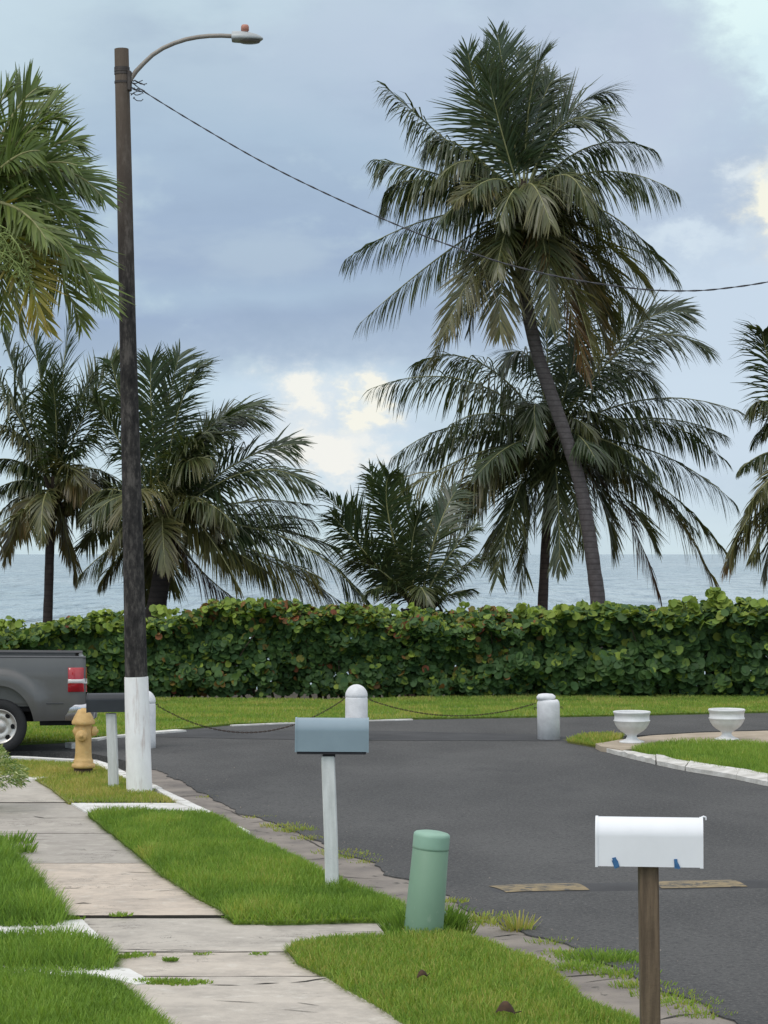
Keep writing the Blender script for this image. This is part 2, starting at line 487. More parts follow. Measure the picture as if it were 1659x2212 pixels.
bark_material()


# ------------------------------------------------------------------ mesh helpers
class MB:
    def __init__(self):
        self.v, self.f, self.m, self.sm = [], [], [], []

    def add(self, vs, fs, mi=0, smooth=False):
        o = len(self.v)
        self.v += [tuple(p) for p in vs]
        for f in fs:
            self.f.append(tuple(i + o for i in f))
            self.m.append(mi)
            self.sm.append(smooth)

    def box(self, c, s, mi=0, rot=None, bev=0.0):
        hx, hy, hz = s[0] / 2, s[1] / 2, s[2] / 2
        if bev <= 0:
            vs = [Vector((x, y, z)) for z in (-hz, hz) for y in (-hy, hy) for x in (-hx, hx)]
            fs = [(0, 2, 3, 1), (4, 5, 7, 6), (0, 1, 5, 4), (2, 6, 7, 3), (0, 4, 6, 2), (1, 3, 7, 5)]
        else:
            b = bev
            ring = [(-hx + b, -hy), (hx - b, -hy), (hx, -hy + b), (hx, hy - b), (hx - b, hy), (-hx + b, hy), (-hx, hy - b), (-hx, -hy + b)]
            inn = [(x * (hx - b) / hx, y * (hy - b) / hy) for x, y in ring]
            vs = [Vector((x, y, -hz)) for x, y in inn] + [Vector((x, y, -hz + b)) for x, y in ring] + \
                 [Vector((x, y, hz - b)) for x, y in ring] + [Vector((x, y, hz)) for x, y in inn]
            fs = [tuple(range(7, -1, -1)), tuple(range(24, 32))]
            for k in range(3):
                for i in range(8):
                    j = (i + 1) % 8
                    fs.append((k * 8 + i, k * 8 + j, k * 8 + 8 + j, k * 8 + 8 + i))
        if rot is not None:
            vs = [rot @ p for p in vs]
        self.add([p + Vector(c) for p in vs], fs, mi)

    def tube(self, path, radii, n=10, mi=0, caps=True, smooth=True):
        path = [Vector(p) for p in path]
        if not hasattr(radii, '__len__'):
            radii = [radii] * len(path)
        vs, fs = [], []
        ref = None
        for i, p in enumerate(path):
            t = (path[min(i + 1, len(path) - 1)] - path[max(i - 1, 0)])
            t = t.normalized() if t.length > 1e-9 else Vector((0, 0, 1))
            if ref is None:
                ref = t.orthogonal().normalized()
            ref = (ref - t * ref.dot(t))
            ref = ref.normalized() if ref.length > 1e-6 else t.orthogonal().normalized()
            bi = t.cross(ref)
            for k in range(n):
                a = 2 * math.pi * k / n
                vs.append(p + (ref * math.cos(a) + bi * math.sin(a)) * radii[i])
        for i in range(len(path) - 1):
            for k in range(n):
                j = (k + 1) % n
                fs.append((i * n + k, i * n + j, i * n + n + j, i * n + n + k))
        self.add(vs, fs, mi, smooth)
        if caps:
            self.add(vs[:n], [tuple(range(n - 1, -1, -1))], mi)
            self.add(vs[-n:], [tuple(range(n))], mi)

    def lathe(self, prof, n=32, c=(0, 0, 0), mi=0, axis=None, lump=0.0, seed=0):
        """prof: (r, z) pairs; axis: a Matrix that turns z into another direction"""
        vs, fs = [], []
        for (r, z) in prof:
            for k in range(n):
                a = 2 * math.pi * k / n
                p = Vector((r * math.cos(a), r * math.sin(a), z))
                if lump:
                    q = noise.noise(p * 9 + Vector((seed, 0, 0))) * lump
                    p = p + Vector((p.x, p.y, 0)).normalized() * q if r > 1e-4 else p
                if axis is not None:
                    p = axis @ p
                vs.append(p + Vector(c))
        for i in range(len(prof) - 1):
            for k in range(n):
                j = (k + 1) % n
                fs.append((i * n + k, i * n + j, i * n + n + j, i * n + n + k))
        self.add(vs, fs, mi, True)

    def prism(self, poly, z0, z1, mi=0, side_mi=None, walls=True):
        pts = [Vector((x, y, 0)) for x, y in poly]
        tri = tessellate_polygon([pts])
        n = len(pts)
        area = sum(pts[i].x * pts[(i + 1) % n].y - pts[(i + 1) % n].x * pts[i].y for i in range(n))
        top = []
        for t in tri:
            a, b, c = (pts[i] for i in t)
            up = (b - a).cross(c - a).z > 0
            top.append(t if up else t[::-1])
        zf = z1 if callable(z1) else (lambda x, y: z1)
        self.add([(p.x, p.y, zf(p.x, p.y)) for p in pts], top, mi)
        if walls:
            vs = [(p.x, p.y, z0) for p in pts] + [(p.x, p.y, zf(p.x, p.y)) for p in pts]
            fs = []
            for i in range(n):
                j = (i + 1) % n
                fs.append((i, j, n + j, n + i) if area > 0 else (j, i, n + i, n + j))
            self.add(vs, fs, mi if side_mi is None else side_mi)

    def build(self, name, mats, parent=None, loc=None):
        me = bpy.data.meshes.new(name)
        org = Vector(loc) if loc is not None else Vector((0, 0, 0))
        me.from_pydata([tuple(Vector(p) - org) for p in self.v], [], self.f)
        if not isinstance(mats, (list, tuple)):
            mats = [mats]
        for mt in mats:
            me.materials.append(MATS[mt])
        me.polygons.foreach_set('material_index', self.m)
        me.polygons.foreach_set('use_smooth', self.sm)
        me.update()
        o = bpy.data.objects.new(name, me)
        COL.objects.link(o)
        if parent is not None:
            o.parent = parent
            o.location = org - parent.matrix_world.translation if parent.type == 'EMPTY' and loc is not None else org
        else:
            o.location = org
        return o


def np_mesh(name, verts, quads, mats, parent=None, attrs=None, smooth=False, midx=None):
    """fast mesh from numpy arrays (quads: n x 4)"""
    me = bpy.data.meshes.new(name)
    nv, nq = len(verts), len(quads)
    me.vertices.add(nv)
    me.vertices.foreach_set('co', np.asarray(verts, np.float32).ravel())
    me.loops.add(nq * 4)
    me.loops.foreach_set('vertex_index', np.asarray(quads, np.int32).ravel())
    me.polygons.add(nq)
    me.polygons.foreach_set('loop_start', np.arange(0, nq * 4, 4, dtype=np.int32))
    if smooth:
        me.polygons.foreach_set('use_smooth', np.ones(nq, bool))
    for mt in (mats if isinstance(mats, (list, tuple)) else [mats]):
        me.materials.append(MATS[mt])
    if midx is not None:
        me.polygons.foreach_set('material_index', np.asarray(midx, np.int32))
    for k, a in (attrs or {}).items():
        at = me.attributes.new(k, 'FLOAT', 'POINT')
        at.data.foreach_set('value', np.asarray(a, np.float32))
    me.update(calc_edges=True)
    o = bpy.data.objects.new(name, me)
    COL.objects.link(o)
    if parent is not None:
        o.parent = parent
    return o


def thing(name, label, cat, loc=(0, 0, 0), group=None):
    o = bpy.data.objects.new(name, None)
    COL.objects.link(o)
    o.location = loc
    o.empty_display_size = 0.2
    bpy.context.view_layer.update()
    return tag(o, label, cat, group)


def tag(o, label, cat, group=None):
    o['label'] = label
    o['category'] = cat
    if group:
        o['group'] = group
    return o


def kind(o, k):
    o['kind'] = k
    return o


def rough_line(pts, step, amp, seed=0):  # wavering outline
    out = []
    for i in range(len(pts) - 1):
        a, b = Vector(pts[i]), Vector(pts[i + 1])
        n = max(1, int((b - a).length / step))
        for k in range(n):
            p = a.lerp(b, k / n)
            q = Vector((p.x, p.y, seed))
            d = (b - a).normalized()
            nrm = Vector((-d.y, d.x))
            off = (noise.noise(q * 2.2) * 0.6 + noise.noise(q * 7.0) * 0.4) * amp
            out.append((p.x + nrm.x * off, p.y + nrm.y * off))
    out.append(tuple(pts[-1]))
    return out


def in_poly(xs, ys, poly):
    ins = np.zeros(len(xs), bool)
    n = len(poly)
    j = n - 1
    for i in range(n):
        xi, yi = poly[i]
        xj, yj = poly[j]
        c = ((yi > ys) != (yj > ys)) & (xs < (xj - xi) * (ys - yi) / ((yj - yi) or 1e-12) + xi)
        ins ^= c
        j = i
    return ins


def edge_dist(xs, ys, poly):
    d = np.full(len(xs), 1e9)
    n = len(poly)
    for i in range(n):
        ax, ay = poly[i]
        bx, by = poly[(i + 1) % n]
        L2 = (bx - ax) ** 2 + (by - ay) ** 2 or 1e-9
        t = np.clip(((xs - ax) * (bx - ax) + (ys - ay) * (by - ay)) / L2, 0, 1)
        d = np.minimum(d, np.hypot(xs - ax - t * (bx - ax), ys - ay - t * (by - ay)))
    return d


def vnoise(xs, ys, scale, seed=0.0):
    return np.array([noise.noise(Vector((x * scale, y * scale, seed))) for x, y in zip(xs, ys)])


def grass(name, poly, z, dens, hgt, width=0.007, age0=0.3, age_sd=0.15, patch=0.25, seed=1.0):
    """blades over a ground polygon, one mesh"""
    a = np.array(poly)
    x0, y0 = a.min(0)
    x1, y1 = a.max(0)
    n = int((x1 - x0) * (y1 - y0) * dens)
    xs = RNG.uniform(x0, x1, n)
    ys = RNG.uniform(y0, y1, n)
    k = in_poly(xs, ys, poly)
    xs, ys = xs[k], ys[k]
    n = len(xs)
    # patch noise on a coarse lattice
    gx, gy = np.linspace(x0, x1, 40), np.linspace(y0, y1, 40)
    lat = np.array([[noise.noise(Vector((u * 1.6, v * 1.2, seed))) + 0.6 * noise.noise(Vector((u * 5, v * 4, seed + 5))) for v in gy] for u in gx])
    iu = np.clip(((xs - x0) / max(x1 - x0, 1e-6) * 39).astype(int), 0, 39)
    iv = np.clip(((ys - y0) / max(y1 - y0, 1e-6) * 39).astype(int), 0, 39)
    pn = lat[iu, iv]
    zz = np.full(n, z)
    # spilling fringe along the outline
    per = [(poly[i], poly[(i + 1) % len(poly)]) for i in range(len(poly))]
    lens = np.array([math.hypot(b[0] - a_[0], b[1] - a_[1]) for a_, b in per])
    area = sum(a_[0] * b[1] - b[0] * a_[1] for a_, b in per)
    ne = int(lens.sum() * math.sqrt(dens) * 4.5)
    ei = RNG.choice(len(per), ne, p=lens / lens.sum())
    et = RNG.random(ne)
    pa, pb_ = np.array([p_[0] for p_ in per])[ei], np.array([p_[1] for p_ in per])[ei]
    tv = (pb_ - pa) / np.maximum(lens[ei], 1e-6)[:, None]
    on = np.stack([tv[:, 1], -tv[:, 0]], 1) * (1 if area > 0 else -1)
    ep = pa + (pb_ - pa) * et[:, None]
    efrac = RNG.random(ne)
    ex, ey, ez = ep[:, 0], ep[:, 1], max(0, z - 0.02) * 0 + z * efrac - 0.01
    h = hgt * RNG.uniform(0.55, 1.15, n) * (1 + 0.35 * pn) * np.clip(0.55 + edge_dist(xs, ys, poly[::3]) * 4.0, 0.55, 1.0)
    az = RNG.uniform(0, 2 * np.pi, n)
    lean = RNG.uniform(0.15, 0.9, n) * h
    fa = RNG.uniform(0, np.pi, n)
    w = width * RNG.uniform(0.7, 1.3, n)
    wx_, wy_ = np.cos(fa) * w / 2, np.sin(fa) * w / 2
    tx, ty = xs + np.cos(az) * lean, ys + np.sin(az) * lean
    V = np.empty((n, 4, 3))
    V[:, 0] = np.stack([xs - wx_, ys - wy_, zz], 1)
    V[:, 1] = np.stack([xs + wx_, ys + wy_, zz], 1)
    V[:, 2] = np.stack([tx + wx_ * 0.35, ty + wy_ * 0.35, zz + h], 1)
    V[:, 3] = np.stack([tx - wx_ * 0.35, ty - wy_ * 0.35, zz + h], 1)
    he = hgt * RNG.uniform(.4, 1.0, ne)
    oe = he * RNG.uniform(.1, .9, ne)
    VE = np.empty((ne, 4, 3))
    we = width * 1.2
    VE[:, 0] = np.stack([ex - tv[:, 0] * we / 2, ey - tv[:, 1] * we / 2, ez], 1)
    VE[:, 1] = np.stack([ex + tv[:, 0] * we / 2, ey + tv[:, 1] * we / 2, ez], 1)
    tipx, tipy = ex + on[:, 0] * oe + tv[:, 0] * RNG.normal(0, .3, ne) * he, ey + on[:, 1] * oe + tv[:, 1] * RNG.normal(0, .3, ne) * he
    VE[:, 2] = np.stack([tipx + tv[:, 0] * we / 5, tipy + tv[:, 1] * we / 5, ez + he * RNG.uniform(.2, .9, ne)], 1)
    VE[:, 3] = np.stack([tipx - tv[:, 0] * we / 5, tipy - tv[:, 1] * we / 5, VE[:, 2, 2]], 1)
    V = np.concatenate([V, VE])
    pn = np.concatenate([pn, np.zeros(ne)])
    n += ne
    Q = np.arange(n * 4).reshape(n, 4)
    age = np.clip(age0 + pn * patch + RNG.normal(0, age_sd, n), 0, 1)
    var = np.clip(RNG.uniform(0.2, 0.8, n) + pn * 0.15, 0, 1)
    o = np_mesh(name, V.reshape(-1, 3), Q, 'grass_blade', None, {'age': np.repeat(age, 4), 'var': np.repeat(var, 4)})
    return kind(o, 'stuff')


# ================================================================== SETTING
ZA, ZG, ZB = -0.03, -0.042, -0.25      # asphalt, gutter, bare ground

# terrain: level to the hedge, then down to the beach
mb = MB()
prof = [(-60, ZB), (44, ZB), (46.5, ZB), (54, -0.6), (62, -1.8), (74, -3.3), (95, -4.6)]
xs_ = [-400, -120, -60, -30, -15, 0, 15, 30, 60, 120, 400]
vs = [(x, y, z) for (y, z) in prof for x in xs_]
nx = len(xs_)
fs = [(i * nx + k, i * nx + k + 1, i * nx + nx + k + 1, i * nx + nx + k) for i in range(len(prof) - 1) for k in range(nx - 1)]
mb.add(vs, fs, 0, True)
kind(mb.build('ground', 'soil'), 'structure')

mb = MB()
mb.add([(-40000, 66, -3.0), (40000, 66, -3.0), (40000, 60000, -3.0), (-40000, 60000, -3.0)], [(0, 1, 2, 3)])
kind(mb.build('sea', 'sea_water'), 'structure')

# road
left_edge = [(2300, 2560), (1680, 2262), (1573, 2203), (1507, 2163), (1420, 2130), (1340, 2088), (1260, 2062), (1219, 2038), (1130, 2016),
             (1051, 1978), (1010, 1966), (988, 1955), (969, 1934), (879, 1899), (845, 1893), (825, 1878), (806, 1863), (747, 1846),
             (697, 1828), (671, 1810), (615, 1783), (549, 1763), (524, 1760), (476, 1733), (447, 1714), (411, 1695), (364, 1678), (329, 1661)]
rest = [(285, 1647), (250, 1638), (200, 1628), (100, 1623), (-80, 1622), (-700, 1626), (-700, 1607), (45, 1607), (150, 1602), (270, 1588), (390, 1576),
        (500, 1564), (890, 1552), (1300, 1546), (1659, 1538), (2300, 1526), (2500, 1580), (1659, 1576), (1521, 1580), (1401, 1587), (1300, 1592), (1232, 1592),
        (1226, 1599), (1290, 1612), (1328, 1623), (1419, 1645), (1474, 1656), (1583, 1674), (1659, 1690), (1900, 1744), (2400, 1855), (3600, 2120), (3600, 2560)]
le = rough_line(rough_line(G2(left_edge, ZA), 0.12, 0.12, 3.0), 0.03, 0.045, 11.0)
road_poly = le + G2(rest, ZA)
mb = MB()
mb.prism(road_poly, ZB, ZA, 0)
kind(mb.build('road', 'asphalt'), 'structure')
# thin darker strip laid over the road along the chain line
mb = MB()
strip = rough_line(G2([(330, 1575), (520, 1578), (800, 1579), (1000, 1583), (1150, 1587), (1222, 1591)], ZA), 0.15, 0.10, 8.0)
strip += list(reversed(rough_line(G2([(330, 1592), (560, 1597), (800, 1600), (1000, 1600), (1228, 1601)], ZA), 0.15, 0.10, 9.0)))
mb.prism(strip, ZA, ZA + 0.004, 0, walls=False)
kind(mb.build('road_patch', 'asphalt_dark'), 'structure')

# gutter strip beside the near grass
g_in = [(290, 1655), (310, 1695), (340, 1712), (385, 1731), (455, 1758), (520, 1790), (549, 1812), (648, 1856), (700, 1880), (763, 1915), (830, 1940), (880, 1985), (960, 2020),
        (1045, 2036), (1097, 2058), (1176, 2084), (1233, 2137), (1309, 2184), (1378, 2217), (1560, 2320), (1900, 2560)]
g_out = [(x + 60, y - 22) for x, y in left_edge]
gut = G2([(x - 40, y + 14) for x, y in g_in], ZG) + G2(g_out, ZG)
mb = MB()
mb.prism(gut, ZB, ZG, 0)
kind(mb.build('gutter', 'concrete_gutter'), 'structure')


# sidewalk slabs
def edge_x(tab, y):
    for (xa, ya), (xb, yb) in zip(tab, tab[1:]):
        if ya <= y <= yb:
            return xa + (xb - xa) * (y - ya) / (yb - ya)
    return tab[0][0] if y < tab[0][1] else tab[-1][0]


LTAB = [(-90, 1670), (-60, 1740), (-30, 1800), (20, 1870), (80, 1975), (130, 2010), (170, 2055), (220, 2090), (260, 2120), (330, 2212), (480, 2420)]
RTAB = [(110, 1670), (205, 1733), (235, 1750), (310, 1810), (400, 1882), (480, 1930), (548, 1980), (560, 1990), (680, 2035), (800, 2110), (880, 2160), (970, 2212), (1330, 2420)]
mb = MB()
tints = []


def slab(pts, tint, z=0.0, seed=0):
    pl = rough_line(pts + [pts[0]], 0.06, 0.022, seed)[:-1]
    n0 = len(mb.v)
    mb.prism(pl, ZB, z, 0, 1)
    tints.extend([tint] * (len(mb.v) - n0))


bands = [(1670, 1733, 0.42, 0.0), (1734, 1799, 0.30, -0.004), (1800.5, 1864.3, 0.22, 0.0), (1865.5, 1977.5, 0.80, 0.002), (1980.5, 2042.5, 0.42, -0.012),
         (2045.5, 2055.5, 0.52, 0.0), (2059, 2110, 0.62, 0.004), (2114, 2420, 0.55, 0.012)]
for i, (ya, yb, tn, dzv) in enumerate(bands):
    nn = 6
    ys = [ya + (yb - ya) * k / nn for k in range(nn + 1)]
    poly = [(edge_x(LTAB, y), y) for y in ys] + [(edge_x(RTAB, y), y) for y in reversed(ys)]
    slab(G2(poly), tn, dzv, i * 3.0)
slab(G2([(551, 1981), (760, 1974), (878, 1975), (962, 1998), (975, 2012), (880, 2030), (700, 2040), (604, 2043.5), (575, 2000)]), 0.36, -0.018, 40.0)
n0 = len(mb.v)
ys_ = list(range(1672, 2420, 40))
mb.prism(G2([(edge_x(LTAB, y) + 6, y) for y in ys_] + [(edge_x(RTAB, y) - 6, y) for y in reversed(ys_)], -0.02), ZB, -0.0225, 1)
tints.extend([0.5] * (len(mb.v) - n0))
o = mb.build('sidewalk', ['concrete_slab', 'joint_dirt'])
at = o.data.attributes.new('tint', 'FLOAT', 'POINT')
at.data.foreach_set('value', tints)
kind(o, 'structure')

# cracks in the paving and the gutter
mb = MB()


def band_z(y):
    for ya, yb, tn, dzv in bands:
        if ya - 1 <= y <= yb + 1:
            return dzv
    return -0.012


def crack(pts, w, z=None, sd=0):
    zc = (band_z(pts[0][1]) if z is None else z) + 0.0035
    gp = rough_line(G2(pts, zc), 0.05, 0.022, sd)
    L, Rr = [], []
    for i, p in enumerate(gp):
        p = Vector(p)
        d = (Vector(gp[min(i + 1, len(gp) - 1)]) - Vector(gp[max(i - 1, 0)]))
        d = d.normalized() if d.length > 1e-6 else Vector((1, 0))
        nrm = Vector((-d.y, d.x))
        tp = min(1.0, 3.0 * min(i, len(gp) - 1 - i) / max(1, len(gp) - 1) + 0.12)
        ww_ = 0.62 * w * tp * (0.6 + 0.8 * abs(noise.noise(Vector((p.x * 6, p.y * 6, sd)))))
        L.append((p.x + nrm.x * ww_, p.y + nrm.y * ww_, zc))
        Rr.append((p.x - nrm.x * ww_, p.y - nrm.y * ww_, zc))
    n = len(L)
    mb.add(L + Rr, [(i, i + 1, n + i + 1, n + i)[::-1] for i in range(n - 1)])


for k, (pts, w) in enumerate([
        ([(72, 1763), (95, 1767), (128, 1767)], .022), ([(146, 1767), (170, 1766)], .016), ([(110, 1836), (134, 1835)], .018), ([(162, 1835), (180, 1834), (186, 1836)], .018), ([(236, 1836), (250, 1837), (266, 1837)], .022),
        ([(60, 1815), (110, 1812)], .010), ([(210, 1802), (300, 1800)], .012), ([(270, 1883), (300, 1884), (332, 1885)], .016), ([(283, 1941), (310, 1942), (337, 1941)], .016), ([(160, 1952), (180, 1950), (198, 1951)], .026), ([(128, 1918), (180, 1918)], .012),
        ([(420, 1949), (455, 1947)], .014), ([(250, 2049), (300, 2050), (335, 2051)], .014), ([(340, 2051), (380, 2051), (420, 2053), (500, 2054)], .012), ([(450, 2127), (520, 2128)], .014), ([(549, 2126), (575, 2124), (602, 2123)], .026),
        ([(628, 2122), (660, 2119), (690, 2114), (707, 2112)], .030), ([(800, 2176), (830, 2175)], .018), ([(460, 2160), (500, 2163), (560, 2166)], .010), ([(640, 2165), (690, 2172)], .010), ([(620, 1995), (700, 1993), (780, 1996)], .012),
        ([(690, 2010), (760, 2013), (840, 2013)], .014), ([(330, 1925), (380, 1922)], .010), ([(610, 2180), (690, 2187)], .009)]):
    crack(pts, w, None, k * 1.7)
for k, (pts, w) in enumerate([([(375, 1722), (420, 1718), (446, 1716)], .022), ([(536, 1777), (552, 1776), (575, 1774)], .020), ([(596, 1803), (625, 1802), (650, 1807), (690, 1828), (740, 1850)], .018), ([(658, 1857), (690, 1855), (735, 1851)], .022),
                              ([(700, 1890), (770, 1896), (820, 1898)], .018), ([(780, 1915), (830, 1917)], .016), ([(1015, 1992), (1060, 1989)], .020), ([(1060, 2024), (1110, 2018), (1130, 2020)], .020), ([(1215, 2110), (1270, 2106), (1330, 2103)], .032),
                              ([(1262, 2122), (1310, 2115), (1345, 2112)], .012), ([(1420, 2203), (1470, 2192), (1510, 2190)], .024), ([(465, 1742), (500, 1752), (530, 1768)], .012)]):
    crack(pts, w, ZG, 50 + k * 1.3)
kind(mb.build('pavement_cracks', 'joint_dirt'), 'structure')

# whitewashed slabs and edging
mb = MB()
ww = lambda pts, z=0.012, sd=0: mb.prism(rough_line((lambda q: q + [q[0]])(G2(pts, z)), 0.07, 0.012, sd)[:-1], ZB, z)
ww([(149, 1731.5), (385, 1731.5), (452, 1755), (470, 1768), (330, 1768), (215, 1764), (182, 1752)], 0.014, 2)
ww([(331, 1700), (341, 1700), (458, 1753), (452, 1757), (380, 1731)], 0.03, 3)
ww([(516, 1784), (540, 1796), (533, 1799), (512, 1788)], 0.0, 4)
ww([(670, 1866), (688, 1874), (682, 1878), (668, 1870)], -0.01, 5)
ww([(-120, 1972), (20, 1975), (66, 1975), (78, 2012), (70, 2028), (-120, 2028)], 0.02, 6)
ww([(68, 1977), (129, 1982), (133, 1988), (178.6, 1986), (213, 2018), (215, 2030), (75, 2028)], 0.026, 7)
ww([(-120, 2082), (120, 2084), (231, 2086), (278, 2092), (329, 2120), (296, 2126), (236, 2112), (-120, 2100)], 0.02, 8)
ww([(115, 1676), (60, 1678), (58, 1682), (80, 1683)], 0.02, 9)
kind(mb.build('white_edging', 'white_wash'), 'structure')

# white kerb lines of the corner and across the street
mb = MB()


def kerb(pts, w, z0, z1, sd=0):
    gp = [Vector(p) for p in G2(pts, z1)]
    L, Rr = [], []
    for i, p in enumerate(gp):
        d = (gp[min(i + 1, len(gp) - 1)] - gp[max(i - 1, 0)]).normalized()
        nrm = Vector((-d.y, d.x))
        L.append(tuple(p + nrm * w / 2))
        Rr.append(tuple(p - nrm * w / 2))
    pl = rough_line(L, 0.12, 0.02, sd) + list(reversed(rough_line(Rr, 0.12, 0.02, sd + 1)))
    mb.prism(pl, z0, z1)


kerb([(-260, 1633), (38, 1634), (160, 1640.5), (200, 1642), (228, 1653), (262, 1670), (300, 1686), (336, 1702)], 0.15, ZB, 0.035, 1)
kerb([(195, 1596), (222, 1590), (250, 1588), (275, 1586), (330, 1580.5), (392, 1576)], 0.22, ZB, 0.0, 2)
kerb([(148, 1605), (168, 1604)], 0.2, ZB, 0.04, 3)
kerb([(500, 1566), (640, 1560), (780, 1555.5), (890, 1553)], 0.10, ZB, -0.012, 4)
kind(mb.build('kerb', 'white_wash'), 'structure')

# right hand island: kerb stones, path, lawn
isl_low = [(1308, 1616), (1328, 1622), (1419, 1644), (1474, 1655.5), (1583, 1673), (1659, 1689), (1900, 1742), (2400, 1853)]
isl_top = [(1308, 1607), (1346, 1614), (1419, 1627), (1485, 1640), (1594, 1656), (1659, 1667), (1900, 1712), (2400, 1805)]
mb = MB()
cuts = [0.0, 0.9, 1.98, 3.05, 4.1, 5.0, 5.9, 6.9]


def lerp_tab(tab, u):
    i = min(int(u), len(tab) - 2)
    a, b = tab[i], tab[i + 1]
    return (a[0] + (b[0] - a[0]) * (u - i), a[1] + (b[1] - a[1]) * (u - i))


for i in range(len(cuts) - 1):
    u0, u1 = cuts[i] + 0.012, cuts[i + 1] - 0.012
    us = [u0 + (u1 - u0) * k / 5 for k in range(6)]
    lo = [lerp_tab(isl_low, u) for u in us]
    hi = [lerp_tab(isl_top, u) for u in us]
    pl = G2(lo, 0.02) + G2(list(reversed(hi)), 0.07)
    pl = rough_line(pl + [pl[0]], 0.12, 0.016, i * 2.0)[:-1]
    low_line = [Vector(p) for p in G2(lo, 0.02)]

    def zk(x, y, L=low_line):
        d = min((Vector((x, y)) - p).length for p in L)
        return 0.022 + min(d, 0.35) * 0.10 + noise.noise(Vector((x * 3, y * 3, 2))) * 0.006
    mb.prism(pl, ZB, zk)
kind(mb.build('island_kerb', 'kerb_stone'), 'structure')
mb = MB()
path_poly = [(1325, 1600), (1401, 1589), (1521, 1582), (1659, 1578), (2400, 1580), (2400, 1640), (1659, 1613), (1530, 1606), (1430, 1606), (1378, 1616), (1346, 1620), (1300, 1612), (1285, 1606)]
mb.prism(rough_line((lambda q: q + [q[0]])(G2(path_poly, 0.04)), 0.15, 0.05, 6.0)[:-1], ZB, 0.04)
kind(mb.build('footpath', 'tan_path'), 'structure')

isl_lawn_px = [(1362, 1614), (1385, 1607), (1419, 1601), (1520, 1600), (1612, 1601), (1659, 1606), (1900, 1622), (2400, 1660), (2400, 1810), (1900, 1716), (1659, 1670), (1594, 1659), (1485, 1642.5), (1420, 1629)]
isl_lawn = G2(isl_lawn_px, 0.06)

# lawns : (soil slab polygon, height, density, blade height, age)
LAWNS = []


def lawn(name, px, z, dens, hgt, age0, width=0.007, sd=0.15, patch=0.22, soil='lawn_soil', seed=1.0):
    gp = G2(px, z)
    gp = rough_line(gp + [gp[0]], 0.10, 0.02, seed)[:-1]
    mb = MB()
    zs_ = min(z, 0.014)
    mb.prism(gp, ZB, zs_)
    kind(mb.build('lawn_ground', soil), 'structure')
    grass('grass', gp, zs_ - 0.003, dens, hgt + (z - zs_) * 1.1, width, age0, sd, patch, seed)


# strip behind the blue mailbox
strip_px = [(190, 1751), (260, 1747), (330, 1748), (456, 1754), (474, 1758), (520, 1790), (549, 1806), (648, 1850), (700, 1880), (763, 1905), (830, 1930), (872, 1946),
            (870, 1974), (760, 1974), (640, 1978), (505, 1979), (470, 1950), (430, 1930), (350, 1880), (300, 1838), (245, 1795)]
lawn('strip', strip_px, 0.05, 5200, 0.042, 0.42, 0.008, 0.14, 0.30, seed=1.0)
# near verge by the green pedestal
near_px = [(622, 2046), (648, 2030), (734, 2022), (846, 2020), (962, 2010), (1045, 2028), (1097, 2050), (1176, 2076), (1210, 2107), (1253, 2146), (1309, 2176),
           (1378, 2199), (1560, 2300), (1800, 2440), (1200, 2440), (1000, 2288), (879, 2210), (833, 2177), (734, 2121), (687, 2094), (640, 2072)]
lawn('near', near_px, 0.035, 6500, 0.048, 0.55, 0.008, 0.18, 0.28, seed=3.0)
# corner with the hydrant
corner_px = [(-260, 1639), (40, 1640), (160, 1645), (205, 1646), (245, 1666), (282, 1683), (330, 1706), (385, 1731), (149, 1731), (112, 1702), (80, 1682), (40, 1668), (-260, 1668)]
lawn('corner', corner_px, 0.03, 2200, 0.030, 0.80, 0.009, 0.14, 0.25, 'dry_lawn_soil', seed=5.0)
# left lawns
lawn('left_far', [(-260, 1805), (0, 1808), (40, 1845), (60, 1868), (88, 1900), (130, 1950), (140, 1968), (120, 1976), (-260, 1972)], 0.10, 5000, 0.06, 0.22, 0.009, 0.14, 0.25, seed=7.0)
lawn('left_mid', [(-260, 2013), (0, 2014), (100, 2014), (190, 2018), (236, 2035), (247, 2058), (242, 2080), (120, 2083), (-260, 2081)], 0.06, 5600, 0.055, 0.27, 0.008, 0.14, 0.25, seed=9.0)
lawn('left_near', [(-260, 2094), (0, 2093), (150, 2096), (240, 2104), (290, 2140), (325, 2175), (370, 2212), (470, 2300), (480, 2440), (-300, 2440)], 0.06, 6500, 0.042, 0.36, 0.008, 0.12, 0.2, seed=11.0)
# verge in front of the hedge
verge_px = [(-700, 1500), (0, 1508), (330, 1508), (700, 1512), (1200, 1500), (1659, 1500), (2300, 1492), (2300, 1525), (1659, 1536), (1300, 1544), (890, 1550.5), (500, 1562.5),
            (390, 1573), (270, 1585), (150, 1600), (45, 1605), (-700, 1605)]
lawn('verge', verge_px, 0.0, 1000, 0.045, 0.58, 0.014, 0.16, 0.35, seed=13.0)
lawn('island', isl_lawn_px, 0.06, 2200, 0.045, 0.45, 0.009, 0.13, 0.3, seed=15.0)
lawn('weedy_tip', [(1226, 1600), (1262, 1590), (1346, 1590), (1330, 1603), (1290, 1606), (1306, 1614)], 0.0, 1500, 0.09, 0.72, 0.012, 0.2, 0.3, 'dry_lawn_soil', seed=17.0)

# weeds in the cracks
W_V, W_A, W_R = [], [], []


